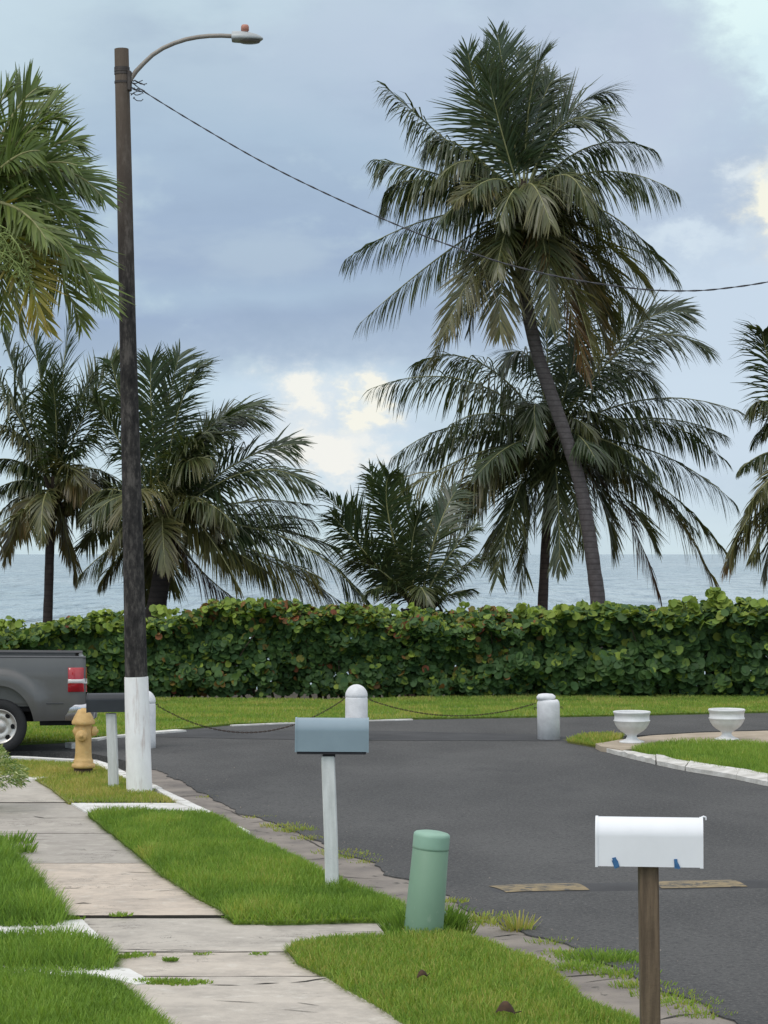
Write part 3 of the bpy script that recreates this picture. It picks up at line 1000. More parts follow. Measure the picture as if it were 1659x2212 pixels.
def tuft(px, py, z, rad, n, h, age):
    c = G(px, py, z)
    for _ in range(int(n * 2.2)):
        a, r = random.uniform(0, 6.283), rad * random.random() ** 0.8
        b = Vector((c.x + r * math.cos(a) * 1.4, c.y + r * math.sin(a), z - 0.01))
        hh = h * random.uniform(0.3, 1.0) * (0.7 if h < .1 else 0.9)
        ln = hh * random.uniform(0.2, 0.9)
        fa = random.uniform(0, 3.1416)
        w = random.uniform(0.007, 0.016)
        s = Vector((math.cos(fa), math.sin(fa), 0)) * w / 2
        t = b + Vector((math.cos(a) * ln, math.sin(a) * ln, hh))
        W_V.extend([b - s, b + s, t + s * 0.4, t - s * 0.4])
        W_A.extend([min(1, max(0, age + random.gauss(0, 0.15)))] * 4)
        W_R.extend([random.uniform(0.2, 0.8)] * 4)


for (x, y, r, n, h, a) in [(612, 1786, .16, 120, .07, .8), (640, 1795, .15, 120, .08, .72), (672, 1812, .14, 90, .06, .78), (735, 1842, .18, 120, .06, .75), (760, 1850, .18, 130, .06, .7),
                           (795, 1862, .12, 60, .05, .75), (972, 1945, .10, 50, .05, .7), (1040, 1986, .16, 120, .08, .72), (1060, 1995, .14, 80, .07, .75), (1120, 2010, .08, 60, .16, .85),
                           (1190, 2035, .12, 60, .06, .6), (1225, 2062, .14, 90, .06, .6), (1290, 2070, .20, 240, .09, .35), (1330, 2075, .18, 220, .09, .3), (1240, 2090, .14, 120, .07, .45),
                           (1270, 2095, .15, 110, .06, .45), (1350, 2105, .16, 150, .07, .5), (1385, 2130, .14, 110, .07, .55), (1440, 2150, .16, 150, .06, .6), (1475, 2168, .16, 150, .06, .6), (1520, 2190, .15, 120, .05, .6),
                           (1300, 2078, .2, 200, .07, .35), (450, 1722, .10, 40, .04, .8), (560, 1766, .12, 60, .05, .8),
                           (880, 2018, .10, 260, .20, .25), (930, 2014, .12, 300, .22, .22), (965, 2010, .09, 160, .20, .25), (900, 2028, .14, 200, .13, .3), (990, 2015, .08, 80, .13, .5)]:
    tuft(x, y, ZG if (x > 1000 or y < 1900) else 0.0, r, n, h, a)
for (x, y, r, n, h, a) in [(320, 2119, .07, 90, .035, .45), (350, 2119, .09, 120, .035, .4), (390, 2121, .09, 120, .035, .42), (430, 2120, .06, 60, .03, .5), (368, 2072, .035, 70, .035, .25),
                           (270, 2064, .07, 60, .03, .4), (300, 2061, .08, 60, .03, .45), (260, 1975, .06, 40, .04, .5), (160, 1985, .05, 50, .05, .4), (282, 1703, .03, 30, .05, .6),
                           (243, 1697, .09, 70, .06, .5), (20, 1818, .16, 130, .11, .2), (45, 1838, .10, 80, .10, .25), (300, 1704, .16, 70, .05, .7), (718, 1910, .07, 80, .06, .35),
                           (440, 2058, .05, 30, .02, .4), (560, 2058, .05, 30, .02, .3), (500, 1980, .05, 30, .02, .2)]:
    tuft(x, y, 0.02, r, n, h, a)
W_V = np.array([tuple(v) for v in W_V])
o = np_mesh('weeds', W_V, np.arange(len(W_V)).reshape(-1, 4), 'grass_blade', None, {'age': W_A, 'var': W_R})
kind(o, 'stuff')

# grit along the edge of the tarmac
rgr = random.Random(12)
mb = MB()
edge_w = [Vector((x, y)) for x, y in le]
for _ in range(220):
    p = rgr.choice(edge_w)
    o_ = abs(rgr.gauss(0, .35)) - .05
    r = rgr.uniform(.003, .011) * (1.6 if rgr.random() < .08 else 1)
    c = Vector((p.x + o_ * .96, p.y + o_ * .28 + rgr.gauss(0, .1), ZA if o_ > 0.0 else ZG))
    vs = [c + Vector((math.cos(q * 1.2566) * r * rgr.uniform(.6, 1.2), math.sin(q * 1.2566) * r * rgr.uniform(.6, 1.2), -.002)) for q in range(5)]
    mb.add(vs + [c + Vector((0, 0, r * .8))], [(q, (q + 1) % 5, 5) for q in range(5)])
kind(mb.build('gravel', 'concrete_gutter'), 'stuff')

# speed bump with its worn yellow markings
bump = thing('speed_bump', 'low asphalt speed bump with worn yellow paint patches across the road', 'speed bump', G(1330, 1918, ZA))
a0, a1 = G(1050, 1922, ZA), G(2000, 1902, ZA)
dirv = (a1 - a0).normalized()
nrm = Vector((-dirv.y, dirv.x, 0))
NP = 11
bw, bh = 0.46, 0.030


def bump_pt(s, k, lift=0.0):
    t = k / (NP - 1)
    taper = min(1.0, s / 0.25)
    q = a0 + dirv * s + nrm * ((t - 0.5) * bw)
    return Vector((q.x, q.y, ZA - 0.004 + lift + bh * taper * math.sin(math.pi * t)))


Ltot = (a1 - a0).length
ss = [0, .1, .2, .3] + [0.3 + (Ltot - 0.3) * i / 30 for i in range(1, 31)]
mb = MB()
vs = [bump_pt(s, k) for s in ss for k in range(NP)]
mb.add(vs, [(i * NP + k, i * NP + k + 1, (i + 1) * NP + k + 1, (i + 1) * NP + k) for i in range(len(ss) - 1) for k in range(NP - 1)], 0, True)
mb.build('ridge', 'asphalt_dark', bump, bump.location)
for (xa, xb) in [(1068, 1242), (1412, 1592), (1780, 1960)]:
    sa = (G(xa, 1918, ZA) - a0).dot(dirv)
    sb = (G(xb, 1912, ZA) - a0).dot(dirv)
    mb = MB()
    us = [max(0.05, sa + (sb - sa) * i / 14) for i in range(15)]
    ks = list(range(1, NP - 1))
    vs = []
    for s in us:
        for k in ks:
            v = bump_pt(s - (k / NP - 0.5) * 0.10, k, 0.005)
            vs.append(v)
    nk = len(ks)
    mb.add(vs, [(i * nk + k, i * nk + k + 1, (i + 1) * nk + k + 1, (i + 1) * nk + k) for i in range(14) for k in range(nk - 1)], 0, True)
    mb.build('yellow_marking', 'yellow_worn', bump, bump.location)


# ================================================================== STREET THINGS
def arch_prism(mb, x0, x1, W, side, r, grow=0.0, mi=0, nseg=40, z0=0.0):
    """mailbox shell along x: straight sides up to side, then half-ellipse of height r"""
    pr = [(-W / 2 - grow, z0 - grow), (-W / 2 - grow, z0 + side)]
    for k in range(1, nseg):
        a = math.pi - math.pi * k / nseg
        pr.append(((W / 2 + grow) * math.cos(a), z0 + side + (r + grow) * math.sin(a)))
    pr += [(W / 2 + grow, z0 + side), (W / 2 + grow, z0 - grow)]
    n = len(pr)
    vs = [(x0, y, z) for y, z in pr] + [(x1, y, z) for y, z in pr]
    fs = [(i, i + 1, n + i + 1, n + i) for i in range(n - 1)] + [(n - 1, 0, n, 2 * n - 1)]
    mb.add(vs, fs, mi, False)
    mb.add(vs[:n], [tuple(range(n - 1, -1, -1))], mi)
    mb.add(vs[n:], [tuple(range(n))], mi)


def mailbox(label, base, top, box_px, shell, post_mat, pw, gap_px=0.0, board=True, tape=False, tilt=0.0, lip=False, round_post=False):
    """base: pixel of post foot; top: pixel of the post head; box_px: x0,y0(top),x1,y1(bottom)"""
    b = G(*base, 0.03)
    Y = b.y
    t = P(*top, Y)
    th = thing('mailbox', label, 'mailbox', (b.x, b.y, b.z))
    mb = MB()
    path = [b + Vector((0, 0, -0.15)), b.lerp(t, 0.33), b.lerp(t, 0.66), t]
    if round_post:
        mb.tube(path, pw / 2, 16)
    else:
        h = pw / 2
        c = 0.008
        ring = [(-h + c, -h), (h - c, -h), (h, -h + c), (h, h - c), (h - c, h), (-h + c, h), (-h, h - c), (-h, -h + c)]
        vs = [(p.x + x, p.y + y, p.z) for p in path for x, y in ring]
        mb.add(vs, [(i * 8 + k, i * 8 + (k + 1) % 8, i * 8 + 8 + (k + 1) % 8, i * 8 + 8 + k) for i in range(3) for k in range(8)])
        mb.add(vs[-8:], [tuple(range(8))])
    mb.build('post', post_mat, th, th.location)
    p0, p1 = P(box_px[0], box_px[1], Y), P(box_px[2], box_px[3], Y)
    L, hh = p1.x - p0.x, p0.z - p1.z
    W = 0.205
    r = hh * 0.37
    side = hh - r
    c = Vector(((p0.x + p1.x) / 2, Y, p1.z))
    th_r = Matrix.Rotation(-math.atan2(c.x, c.y) if c.x > 0 else 0.0, 4, 'Z') @ Matrix.Rotation(tilt, 4, 'Y')

    def place(mbx):
        mbx.v = [tuple(c + (th_r @ Vector(v))) for v in mbx.v]
        return mbx
    mb = MB()
    arch_prism(mb, -L / 2 + 0.008, L / 2 - 0.012, W, side, r)
    body = place(mb).build('box_body', shell, th, th.location)
    mb = MB()
    arch_prism(mb, -L / 2, -L / 2 + 0.014, W, side, r, 0.004)
    place(mb).build('back_plate', shell, th, th.location)
    mb = MB()
    arch_prism(mb, L / 2 - 0.012, L / 2 + 0.006, W, side, r, 0.004)
    if lip:   # curled pull at the top of the door
        mb.tube([(L / 2 - 0.004, 0, hh + 0.001), (L / 2 + 0.010, 0, hh + 0.007), (L / 2 + 0.021, 0, hh + 0.003), (L / 2 + 0.023, 0, hh - 0.012)], [0.004, 0.005, 0.005, 0.004], 8)
    door = place(mb).build('door', shell, th, th.location)
    if not lip:
        mb = MB()
        mb.box((L / 2 + 0.012, 0, hh * 0.75), (0.02, 0.03, 0.02))
        place(mb).build('handle', shell, door)
    if board:
        mb = MB()
        mb.box((0.0, 0, -0.012), (L - 0.03, W - 0.02, 0.018), 0, None, 0.004)
        mb.box((-0.02 if not lip else 0, 0, -0.034), (pw * 0.9, pw * 0.9, 0.028))
        place(mb).build('mounting_board', 'dark_board', th, th.location)
    if tape:
        for fx in (0.19, 0.76):
            mb = MB()
            x = -L / 2 + L * fx
            for k in range(3):
                mb.box((x + random.uniform(-.006, .006), -W / 2 - 0.003 - k * 0.0015, 0.012 + random.uniform(0, .012)), (random.uniform(.014, .028), 0.0025, random.uniform(.03, .055)), 0,
                       Matrix.Rotation(random.uniform(-.5, .5), 3, 'Y'))
            place(mb).build('tape', 'blue_tape', th, th.location)
    return th


mailbox('pale blue mailbox on a slim white post in the grass strip', (718.5, 1912), (708.5, 1633), (638, 1550.5, 795, 1621.5), 'blue_enamel', 'white_post', 0.105, tilt=R(0.3))
mailbox('white mailbox with blue tape scraps on a brown wooden post', (1405, 2236), (1400, 1869), (1287, 1765, 1515, 1867), 'white_enamel', 'brown_wood', 0.102, board=False, tape=True, lip=True)
mailbox('black mailbox on a short white post half hidden by the utility pole', (246, 1696), (240, 1541), (189, 1497, 291, 1537), 'black_enamel', 'white_post', 0.108, tilt=R(-0.6), board=False)

# ---- utility pole with street lamp
pb = G(301, 1706, 0.03)
PY = pb.y
pole = thing('street_lamp_pole', 'tall dark weathered utility pole with whitewashed base and curved lamp arm', 'utility pole', pb)


def pole_c(py):
    tab = [(106, 262.5, 15.6), (713, 276, 18.2), (1462, 294.3, 24.6), (1706, 301, 26.6), (1760, 302.5, 27)]
    for (ya, xa, ra), (yb, xb, rb) in zip(tab, tab[1:]):
        if py <= yb:
            u = (py - ya) / (yb - ya)
            return P(xa + (xb - xa) * u, py, PY), (ra + (rb - ra) * u) * PY / F
    return None


mb = MB()
pts = [pole_c(y) for y in np.linspace(1462, 106, 14)]
mb.tube([p for p, r in pts], [r for p, r in pts], 12, smooth=True)
mb.build('shaft', 'pole_wood', pole, pole.location)
mb = MB()
pts = [pole_c(y) for y in np.linspace(1740, 1462, 6)]
mb.tube([p for p, r in pts], [r + 0.006 for p, r in pts], 20)
mb.build('whitewashed_base', 'pole_whitewash', pole, pole.location)
mb = MB()
for y in (148, 153, 159, 178):
    p, r = pole_c(y)
    mb.tube([p + Vector((0, 0, -.012)), p + Vector((0, 0, .012))], r + 0.006, 16)
p, r = pole_c(176)
mb.box(p + Vector((r, -0.02, 0)), (0.05, 0.09, 0.22), 0, None, 0.01)
mb.build('steel_bands', 'band_steel', pole, pole.location)
mb = MB()
arm = [(279, 180), (283, 170), (294, 154), (310, 137), (329, 119), (352, 104), (377, 93), (402, 85), (428, 80), (452, 77.6), (478, 77), (508, 78.5)]
ap = [P(x, y, PY - 0.02 - 0.004 * i) for i, (x, y) in enumerate(arm)]
mb.tube(ap, [0.026] * 3 + [0.024] * (len(ap) - 3), 12)
armo = mb.build('lamp_arm', 'metal_arm', pole, pole.location)
# cobra head: sections along x
s = F / PY
hx0, hx1 = P(502, 82, PY).x, P(569, 82, PY).x
yc = PY - 0.07
secs = [(0.0, 71.5, 93.5, 0.085), (0.08, 70.6, 94.2, 0.10), (0.3, 71.0, 94.6, 0.125), (0.55, 73.0, 94.6, 0.13), (0.8, 77.5, 93.0, 0.105), (0.93, 81.5, 90.5, 0.065), (1.0, 85.0, 88.0, 0.02)]
vs, NS = [], 16
for u, yt, ybm, hw in secs:
    zt, zb = P(0, yt, PY).z, P(0, ybm, PY).z
    zm = zb + (zt - zb) * 0.25
    for k in range(NS):
        a = 2 * math.pi * k / NS
        zz = zm + ((zt - zm) if math.sin(a) > 0 else (zm - zb)) * math.sin(a)
        vs.append((hx0 + (hx1 - hx0) * u, yc + hw * math.cos(a), zz))
mb = MB()
mb.add(vs, [(i * NS + k, i * NS + (k + 1) % NS, i * NS + NS + (k + 1) % NS, i * NS + NS + k) for i in range(len(secs) - 1) for k in range(NS)], 0, True)
mb.add(vs[:NS], [tuple(range(NS))])
mb.add(vs[-NS:], [tuple(range(NS - 1, -1, -1))])
head = mb.build('lamp_head', 'metal_grey', pole, pole.location)
mb = MB()
zc = P(0, 92.4, PY).z
mb.lathe([(0.001, -0.03), (0.6, -0.028), (0.9, -0.018), (1.0, 0.0)], 20)
mb.v = [((hx0 + (hx1 - hx0) * 0.56) + v[0] * (hx1 - hx0) * 0.36, yc + v[1] * 0.115, zc + v[2] * 0.7) for v in mb.v]
mb.build('lens', 'lamp_lens', head, pole.location)
mb = MB()
pc = P(530, 71, PY)
mb.lathe([(0.036, 0.0), (0.036, 0.012), (0.044, 0.014), (0.044, 0.055), (0.036, 0.075), (0.0, 0.08)], 18, (pc.x, yc, pc.z - 0.005))
mb.build('photocell', 'photocell', head, pole.location)
for q in (head,):
    for ch in q.children:
        ch.location = (0, 0, 0)
        ch.data.transform(Matrix.Translation(pole.location - (pole.location + q.location) + Vector((0, 0, 0))))
mb = MB()
rr = random.Random(4)
for k in range(9):
    x, y = 283 + rr.uniform(-3, 8), rr.choice([176, 182, 190, 203, 212]) + rr.uniform(-4, 4)
    pp = [P(x, y, PY - 0.12)]
    for _ in range(5):
        x += rr.uniform(0, 9)
        y += rr.uniform(-4, 5)
        pp.append(P(x, y, PY - 0.12 + rr.uniform(-.06, .06)))
    mb.tube(pp, 0.0055, 5)
mb.build('loose_wires', 'wire', pole, pole.location)

# ---- twisted cable
cab = [(283, 178, PY), (290, 181.5, PY - .1), (313, 199, PY - .12), (420, 265, PY - .2), (560, 346, PY - .4), (700, 416, PY - .6), (870, 491, PY - .9), (1000, 540, PY - 1.1), (1115, 576, PY - 1.3), (1240, 604, PY - 1.6),
       (1390, 625, PY - 1.9), (1500, 628, PY - 2.1), (1580, 621, PY - 2.3), (1659, 609, PY - 2.5), (1760, 588, PY - 2.8), (1950, 535, PY - 3.3), (2300, 400, PY - 4.2)]
cp = [P(*c) for c in cab]


def catmull(pts, n):
    out = []
    for i in range(len(pts) - 1):
        p0, p1, p2, p3 = pts[max(i - 1, 0)], pts[i], pts[i + 1], pts[min(i + 2, len(pts) - 1)]
        m = n(p1, p2)
        for k in range(m):
            t = k / m
            out.append(0.5 * ((2 * p1) + (p2 - p0) * t + (2 * p0 - 5 * p1 + 4 * p2 - p3) * t * t + (3 * p1 - p0 - 3 * p2 + p3) * t ** 3))
    out.append(pts[-1])
    return out


line = catmull(cp, lambda a, b: max(2, int((b - a).length / 0.06)))
mb = MB()
for ph in (0.0, math.pi):
    acc, pth = 0.0, []
    for i, p in enumerate(line):
        if i:
            acc += (p - line[i - 1]).length
        a = acc / 0.34 * 2 * math.pi + ph
        pth.append(p + Vector((0, math.cos(a) * 0.0052, math.sin(a) * 0.0052)))
    mb.tube(pth, 0.0046, 6)
tag(mb.build('overhead_cable', 'wire'), 'twisted black cable sagging from the utility pole across the palm crown', 'cable')

# ---- hydrant
hb = G(180, 1668, 0.03)
hy = thing('fire_hydrant', 'weathered yellow fire hydrant with domed cap on the corner grass', 'fire hydrant', hb)
hs = hb.y / F
hz = lambda py: (1668 - py) * hs
mb = MB()
mb.lathe([(0.0, -0.1), (0.112, -0.1), (0.112, hz(1657)), (0.1, hz(1656))], 24, hb, lump=0.004)
mb.build('buried_base', 'hydrant_rust', hy, hb)
mb = MB()
mb.lathe([(0.10, hz(1659)), (0.136, hz(1658)), (0.140, hz(1655)), (0.138, hz(1650)), (0.112, hz(1648)), (0.118, hz(1643)), (0.105, hz(1640)), (0.100, hz(1636)), (0.096, hz(1626)), (0.094, hz(1605)), (0.097, hz(1594)),
          (0.102, hz(1588)), (0.102, hz(1574)), (0.098, hz(1568)), (0.100, hz(1564))], 32, hb, lump=0.004, seed=2)
mb.build('barrel', 'hydrant_paint', hy, hb)
mb = MB()
mb.lathe([(0.10, hz(1566)), (0.132, hz(1565)), (0.138, hz(1562)), (0.136, hz(1558)), (0.122, hz(1554)), (0.112, hz(1549)), (0.094, hz(1543)), (0.078, hz(1538)), (0.064, hz(1533)), (0.04, hz(1533)), (0.032, hz(1532.5)), (0.032, hz(1530)), (0.0, hz(1529.5))], 32, hb, lump=0.003)
bon = mb.build('bonnet', 'hydrant_paint', hy, hb)
for (dr, rad, ln, zc) in [((1, 0.15), 0.052, 0.175, 1580), ((-0.05, -1), 0.062, 0.165, 1588), ((-1, -0.1), 0.052, 0.125, 1580)]:
    d = Vector((dr[0], dr[1], 0)).normalized()
    M = d.to_track_quat('Z', 'Y').to_matrix()
    mb = MB()
    mb.lathe([(rad * 0.85, 0.06), (rad * 0.85, ln * 0.55), (rad * 1.12, ln * 0.56), (rad * 1.15, ln * 0.64), (rad * 1.05, ln * 0.66), (rad * 1.05, ln * 0.86), (rad * 0.8, ln * 0.9), (0.022, ln * 0.91), (0.020, ln * 1.0), (0.0, ln * 1.0)], 20,
             hb + Vector((0, 0, hz(zc))), axis=M)
    mb.build('nozzle', 'hydrant_paint', hy, hb)

# ---- bollards and chains
bl = thing('bollard', 'white round bollard with smooth domed top behind the blue mailbox', 'bollard', G(770, 1598, ZA), 'bollards carrying the chain')


def bollard_parts(th, broken=False, r=0.16, h=0.785):
    b = th.location
    mb = MB()
    if not broken:
        mb.lathe([(0.0, -0.05), (r * 1.02, -0.05), (r * 1.0, 0.1), (r, h - 0.20), (r * .97, h - 0.188), (r * .94, h - 0.184)], 32, b, lump=0.003)
        mb.build('shaft', 'white_rough', th, b)
        mb = MB()
        mb.lathe([(r * .94, h - 0.186)] + [(r * (1.0 if i == 0 else math.cos(i / 9 * math.pi / 2)), h - 0.165 + 0.165 * math.sin(i / 9 * math.pi / 2)) for i in range(10)], 32, b)
        mb.build('domed_cap', 'white_rough', th, b)
    else:
        mb.lathe([(0.0, -0.05), (r * .97, -0.05), (r * .98, h - 0.16), (r * .95, h - 0.12), (r * .84, h - 0.09), (r * .7, h - 0.085)], 12, b, lump=0.006)
        mb.build('shaft', 'white_rough', th, b)
        mb = MB()
        mb.lathe([(r * .6, h - 0.10), (r * .74, h - 0.085), (r * .80, h - 0.065), (r * .78, h - 0.035), (r * .62, h - 0.008), (r * .3, h), (0, h)], 18, b + Vector((-0.03, 0, 0)), lump=0.03, seed=5)
        mb.build('domed_cap', 'white_rough', th, b)
    for sx in (-1, 1):
        mb = MB()
        mb.tube([b + Vector((sx * (r - 0.01), 0, h - 0.2)), b + Vector((sx * (r + 0.035), 0, h - 0.195)), b + Vector((sx * (r + 0.03), 0, h - 0.225))], 0.007, 6)
        mb.build('eye_hook', 'chain_rust', th, b)


bollard_parts(bl)
bll = thing('bollard', 'white domed bollard peeking out from behind the utility pole base', 'bollard', G(311, 1615, ZA), 'bollards carrying the chain')
bollard_parts(bll)
blr = thing('bollard', 'white bollard with a chipped misshapen cap where the road narrows', 'bollard', G(1186, 1597, ZA), 'bollards carrying the chain')
bollard_parts(blr, True, 0.165, 0.65)
blr.rotation_euler = (0, R(-1.5), 0)


def chain(name, label, a, b, sag):
    n = 60
    pts = []
    for i in range(n + 1):
        t = i / n
        p = a.lerp(b, t)
        p.z -= sag * 4 * t * (1 - t)
        pts.append(p)
    # oval links alternately turned
    mb = MB()
    L = sum((pts[i + 1] - pts[i]).length for i in range(n))
    nl = int(L / 0.036)
    for j in range(nl):
        u = (j + 0.5) / nl * n
        i = min(int(u), n - 1)
        c = pts[i].lerp(pts[i + 1], u - i)
        d = (pts[i + 1] - pts[i]).normalized()
        side = Vector((0, 0, 1)).cross(d).normalized()
        nr = side if j % 2 else d.cross(side)
        ring = [c + d * math.cos(k / 8 * 6.2832) * 0.025 + nr * math.sin(k / 8 * 6.2832) * 0.0085 for k in range(9)]
        mb.tube(ring, 0.0042, 5, caps=False)
    tag(mb.build(name, 'chain_rust'), label, 'chain', 'chains between the bollards')


eye = lambda th, sx, r=0.16, h=0.785: th.location + Vector((sx * (r + 0.03), 0, h - 0.22))
chain('chain', 'rusty chain drooping low behind the blue mailbox towards the pole', eye(bll, 1), eye(bl, -1), 0.41)
chain('chain', 'rusty chain sagging between the domed and the chipped bollard', eye(bl, 1), eye(blr, -1, 0.165, 0.73) + Vector((0, 0, -.0)), 0.20)

# ---- green pedestal
pd = G(914, 2019, 0.02)
pt = P(933.5, 1797, pd.y)
ped = thing('utility_pedestal', 'pale green leaning utility pedestal with rounded cap in the grass', 'utility pedestal', pd)
ax = (pt - pd)
Hp = ax.length
q = ax.normalized().to_track_quat('Z', 'Y').to_matrix() @ Matrix.Rotation(0.2, 3, 'Z')
sp = pd.y / F
r0, r1 = 47 * sp, 43.2 * sp


def sq_ring(mbx, prof, n=36, squash=0.9):
    vs = []
    for r, z in prof:
        for k in range(n):
            a = 2 * math.pi * k / n
            vs.append(pd + q @ Vector((r * math.cos(a), r * squash * math.sin(a), z)))
    fs = [(i * n + k, i * n + (k + 1) % n, i * n + n + (k + 1) % n, i * n + n + k) for i in range(len(prof) - 1) for k in range(n)]
    mbx.add(vs, fs, 0, True)


mb = MB()
zl = Hp - 38 * sp
sq_ring(mb, [(r0, -0.12), (r0, 0.0), (r0 * .995, 0.05), (r1 * 1.0, zl), (r1 * 0.985, zl + 0.002)])
mb.build('housing', 'pedestal_green', ped, pd)
mb = MB()
sq_ring(mb, [(r1 * .985, zl + 0.002), (r1 * 0.985, zl + 0.005), (r1 * 1.008, zl + 0.006), (r1 * 1.015, zl + 0.02), (r1 * 1.01, Hp - 0.030), (r1 * 1.0, Hp - 0.014), (r1 * .90, Hp - 0.004), (r1 * .6, Hp + 0.004), (0.0, Hp + 0.006)])
mb.build('cap', 'pedestal_cap', ped, pd)
mb = MB()
fr = q @ Vector((0, -1, 0))
mb.lathe([(0.012, 0), (0.012, 0.008), (0.0, 0.009)], 10, pd + q @ Vector((-0.02, -r0 * .9 * .96, 0.16)), axis=fr.to_track_quat('Z', 'Y').to_matrix())
mb.build('lock_bolt', 'pedestal_green', ped, pd)

# ---- urns
UP = [(0.0, 0), (0.175, 0), (0.178, 0.012), (0.168, 0.022), (0.12, 0.035), (0.085, 0.055), (0.068, 0.085), (0.070, 0.105), (0.098, 0.125), (0.155, 0.16), (0.20, 0.20), (0.235, 0.255), (0.250, 0.298), (0.258, 0.305), (0.256, 0.316),
      (0.246, 0.320), (0.246, 0.385), (0.254, 0.392), (0.256, 0.410), (0.262, 0.414), (0.264, 0.432), (0.256, 0.440), (0.236, 0.440), (0.228, 0.425), (0.222, 0.36), (0.20, 0.35)]
U0 = None
for (px, py, lab) in [(1365, 1604, 'white pedestal urn planter beside the weedy island tip, nearer the bollards'), (1570, 1598, 'white pedestal urn planter standing on the tan path, farther from the bollards')]:
    u = thing('urn_planter', lab, 'planter', G(px, py, 0.04), 'urn planters on the island')
    k = u.location.y / F / (0.264 / 40.5)
    if U0 is None:
        mb = MB()
        mb.lathe([(r * k, z * k) for r, z in UP], 40, lump=0.002)
        U0 = mb.build('bowl', 'urn_white', u)
        mb = MB()
        mb.lathe([(0.20 * k, 0.352 * k), (0.1 * k, 0.365 * k), (0.0, 0.37 * k)], 24, lump=0.01)
        U1 = mb.build('soil', 'soil', u)
    else:
        for src in (U0, U1):
            c = src.copy()
            COL.objects.link(c)
            c.parent = u

# ---- fallen leaves
for (px, py, wpx, hpx, yaw, lab) in [(912, 2112, 26, 24, 0.5, 'small curled brown leaf on the grass nearer the green pedestal'), (1092, 2190, 44, 30, -0.4, 'larger curled brown leaf on the grass near the brown post')]:
    c = G(px, py, 0.075)
    sl = c.y / F
    L, hgt = wpx * sl, hpx * sl
    mb = MB()
    nu, nv = 9, 7
    vs = []
    for i in range(nu):
        u = i / (nu - 1)
        wdt = math.sin(math.pi * min(max(u, 0.03), 0.97)) ** 0.7 * L * 0.42
        for j in range(nv):
            v = j / (nv - 1) * 2 - 1
            a = v * 1.5
            x = (u - 0.5) * L
            y = math.sin(a) * wdt * 0.7
            z = math.cos(a) * wdt * 1.1 + 0.25 * hgt * (1 - (2 * u - 1) ** 2) + noise.noise(Vector((u * 4, v * 3, px))) * 0.01 + 0.0
            vs.append(Matrix.Rotation(yaw, 3, 'Z') @ Vector((x, y, z)))
    mb.add(vs, [(i * nv + j, i * nv + j + 1, (i + 1) * nv + j + 1, (i + 1) * nv + j) for i in range(nu - 1) for j in range(nv - 1)], 0, True)
    mb.tube([Matrix.Rotation(yaw, 3, 'Z') @ Vector((L * .48, 0, 0.01)), Matrix.Rotation(yaw, 3, 'Z') @ Vector((L * .8, 0.01, 0.02))], 0.003, 5)
    o = mb.build('fallen_leaf', 'dead_leaf')
    o.location = c
    tag(o, lab, 'leaf')

# ================================================================== PICKUP TRUCK
YN = G(8, 1627, ZA).y
tr = thing('pickup_truck', 'dark grey pickup truck seen from its rear left side, parked at the corner', 'pickup truck', (P(185, 1627, YN).x, YN, ZA))
ts = YN / F
TL, TW = 5.7, 1.98
tr.rotation_euler = (0, 0, 0.155)
SX = -1.0      # forward is -x


def tz(py):
    return (1627 - py) * ts


AX1, AX2, WR = 184 * ts, 184 * ts + 3.5, 59 * ts
AR, AB = 0.45, 0.56


def z_low(u):
    z = 0.43
    for a in (AX1, AX2):
        d = abs(u - a)
        if d < AR:
            z = max(z, WR + AB * math.sqrt(1 - (d / AR) ** 2) - 0.02)
    return z


def z_top(u):
    if u < 1.98:
        return tz(1423) + 0.012 * min(u, 1.2)
    if u < 2.0:
        return tz(1423)
    if u < 4.3:
        return 1.30
    return 1.28 - 0.10 * ((u - 4.3) / 1.4) ** 2


def y_out(u, z):
    """bulge of the body side outward (negative = towards the street)"""
    y = 0.05 * max(0, (z - 1.0) / 0.35) ** 2 + 0.05 * max(0, (0.75 - z) / 0.35) ** 2
    for a in (AX1, AX2):
        d = math.hypot((u - a) / 1.0, (z - WR) / 1.15)
        if d < 0.66:
            y -= 0.045 * (1 - max(0, (d - 0.54) / 0.12) ** 2) if d > 0.54 else 0.045
    if u < 0.10:
        y += (0.10 - u) ** 2 * 4.0
    if u > TL - 0.5:
        y += (u - TL + 0.5) ** 2 * 0.6
    return y


us = sorted(set([0.0, 0.02, 0.05, 0.1] + [round(i * 0.1, 3) for i in range(1, 58)] + [a + s_ * AR * f for a in (AX1, AX2) for s_ in (-1, 1) for f in (1.0, 0.995, 0.97, 0.9, 0.8, 0.6, 0.4, 0.2, 0)]))
us = [u for u in us if u <= TL]
NR = 16
body = bpy.data.objects.new('body', None)
mb = MB()
for far in (0, 1):
    vs = []
    for u in us:
        for k in range(NR + 1):
            zl_, zt_ = z_low(u), z_top(u)
            z = zl_ + (zt_ - zl_) * k / NR
            y = y_out(u, z)
            vs.append((SX * u, TW - y if far else y, z))
    n = NR + 1
    f_ = [(i * n + k, (i + 1) * n + k, (i + 1) * n + k + 1, i * n + k + 1) for i in range(len(us) - 1) for k in range(NR)]
    mb.add(vs, f_ if far else [t[::-1] for t in f_], 0, True)
# bed floor, inner walls, hood top, front
def bx(u0, u1, y0, y1, z0, z1, mi=0, b=0.0):
    mb.box((SX * (u0 + u1) / 2, (y0 + y1) / 2, (z0 + z1) / 2), (abs(u1 - u0), y1 - y0, z1 - z0), mi, None, b)


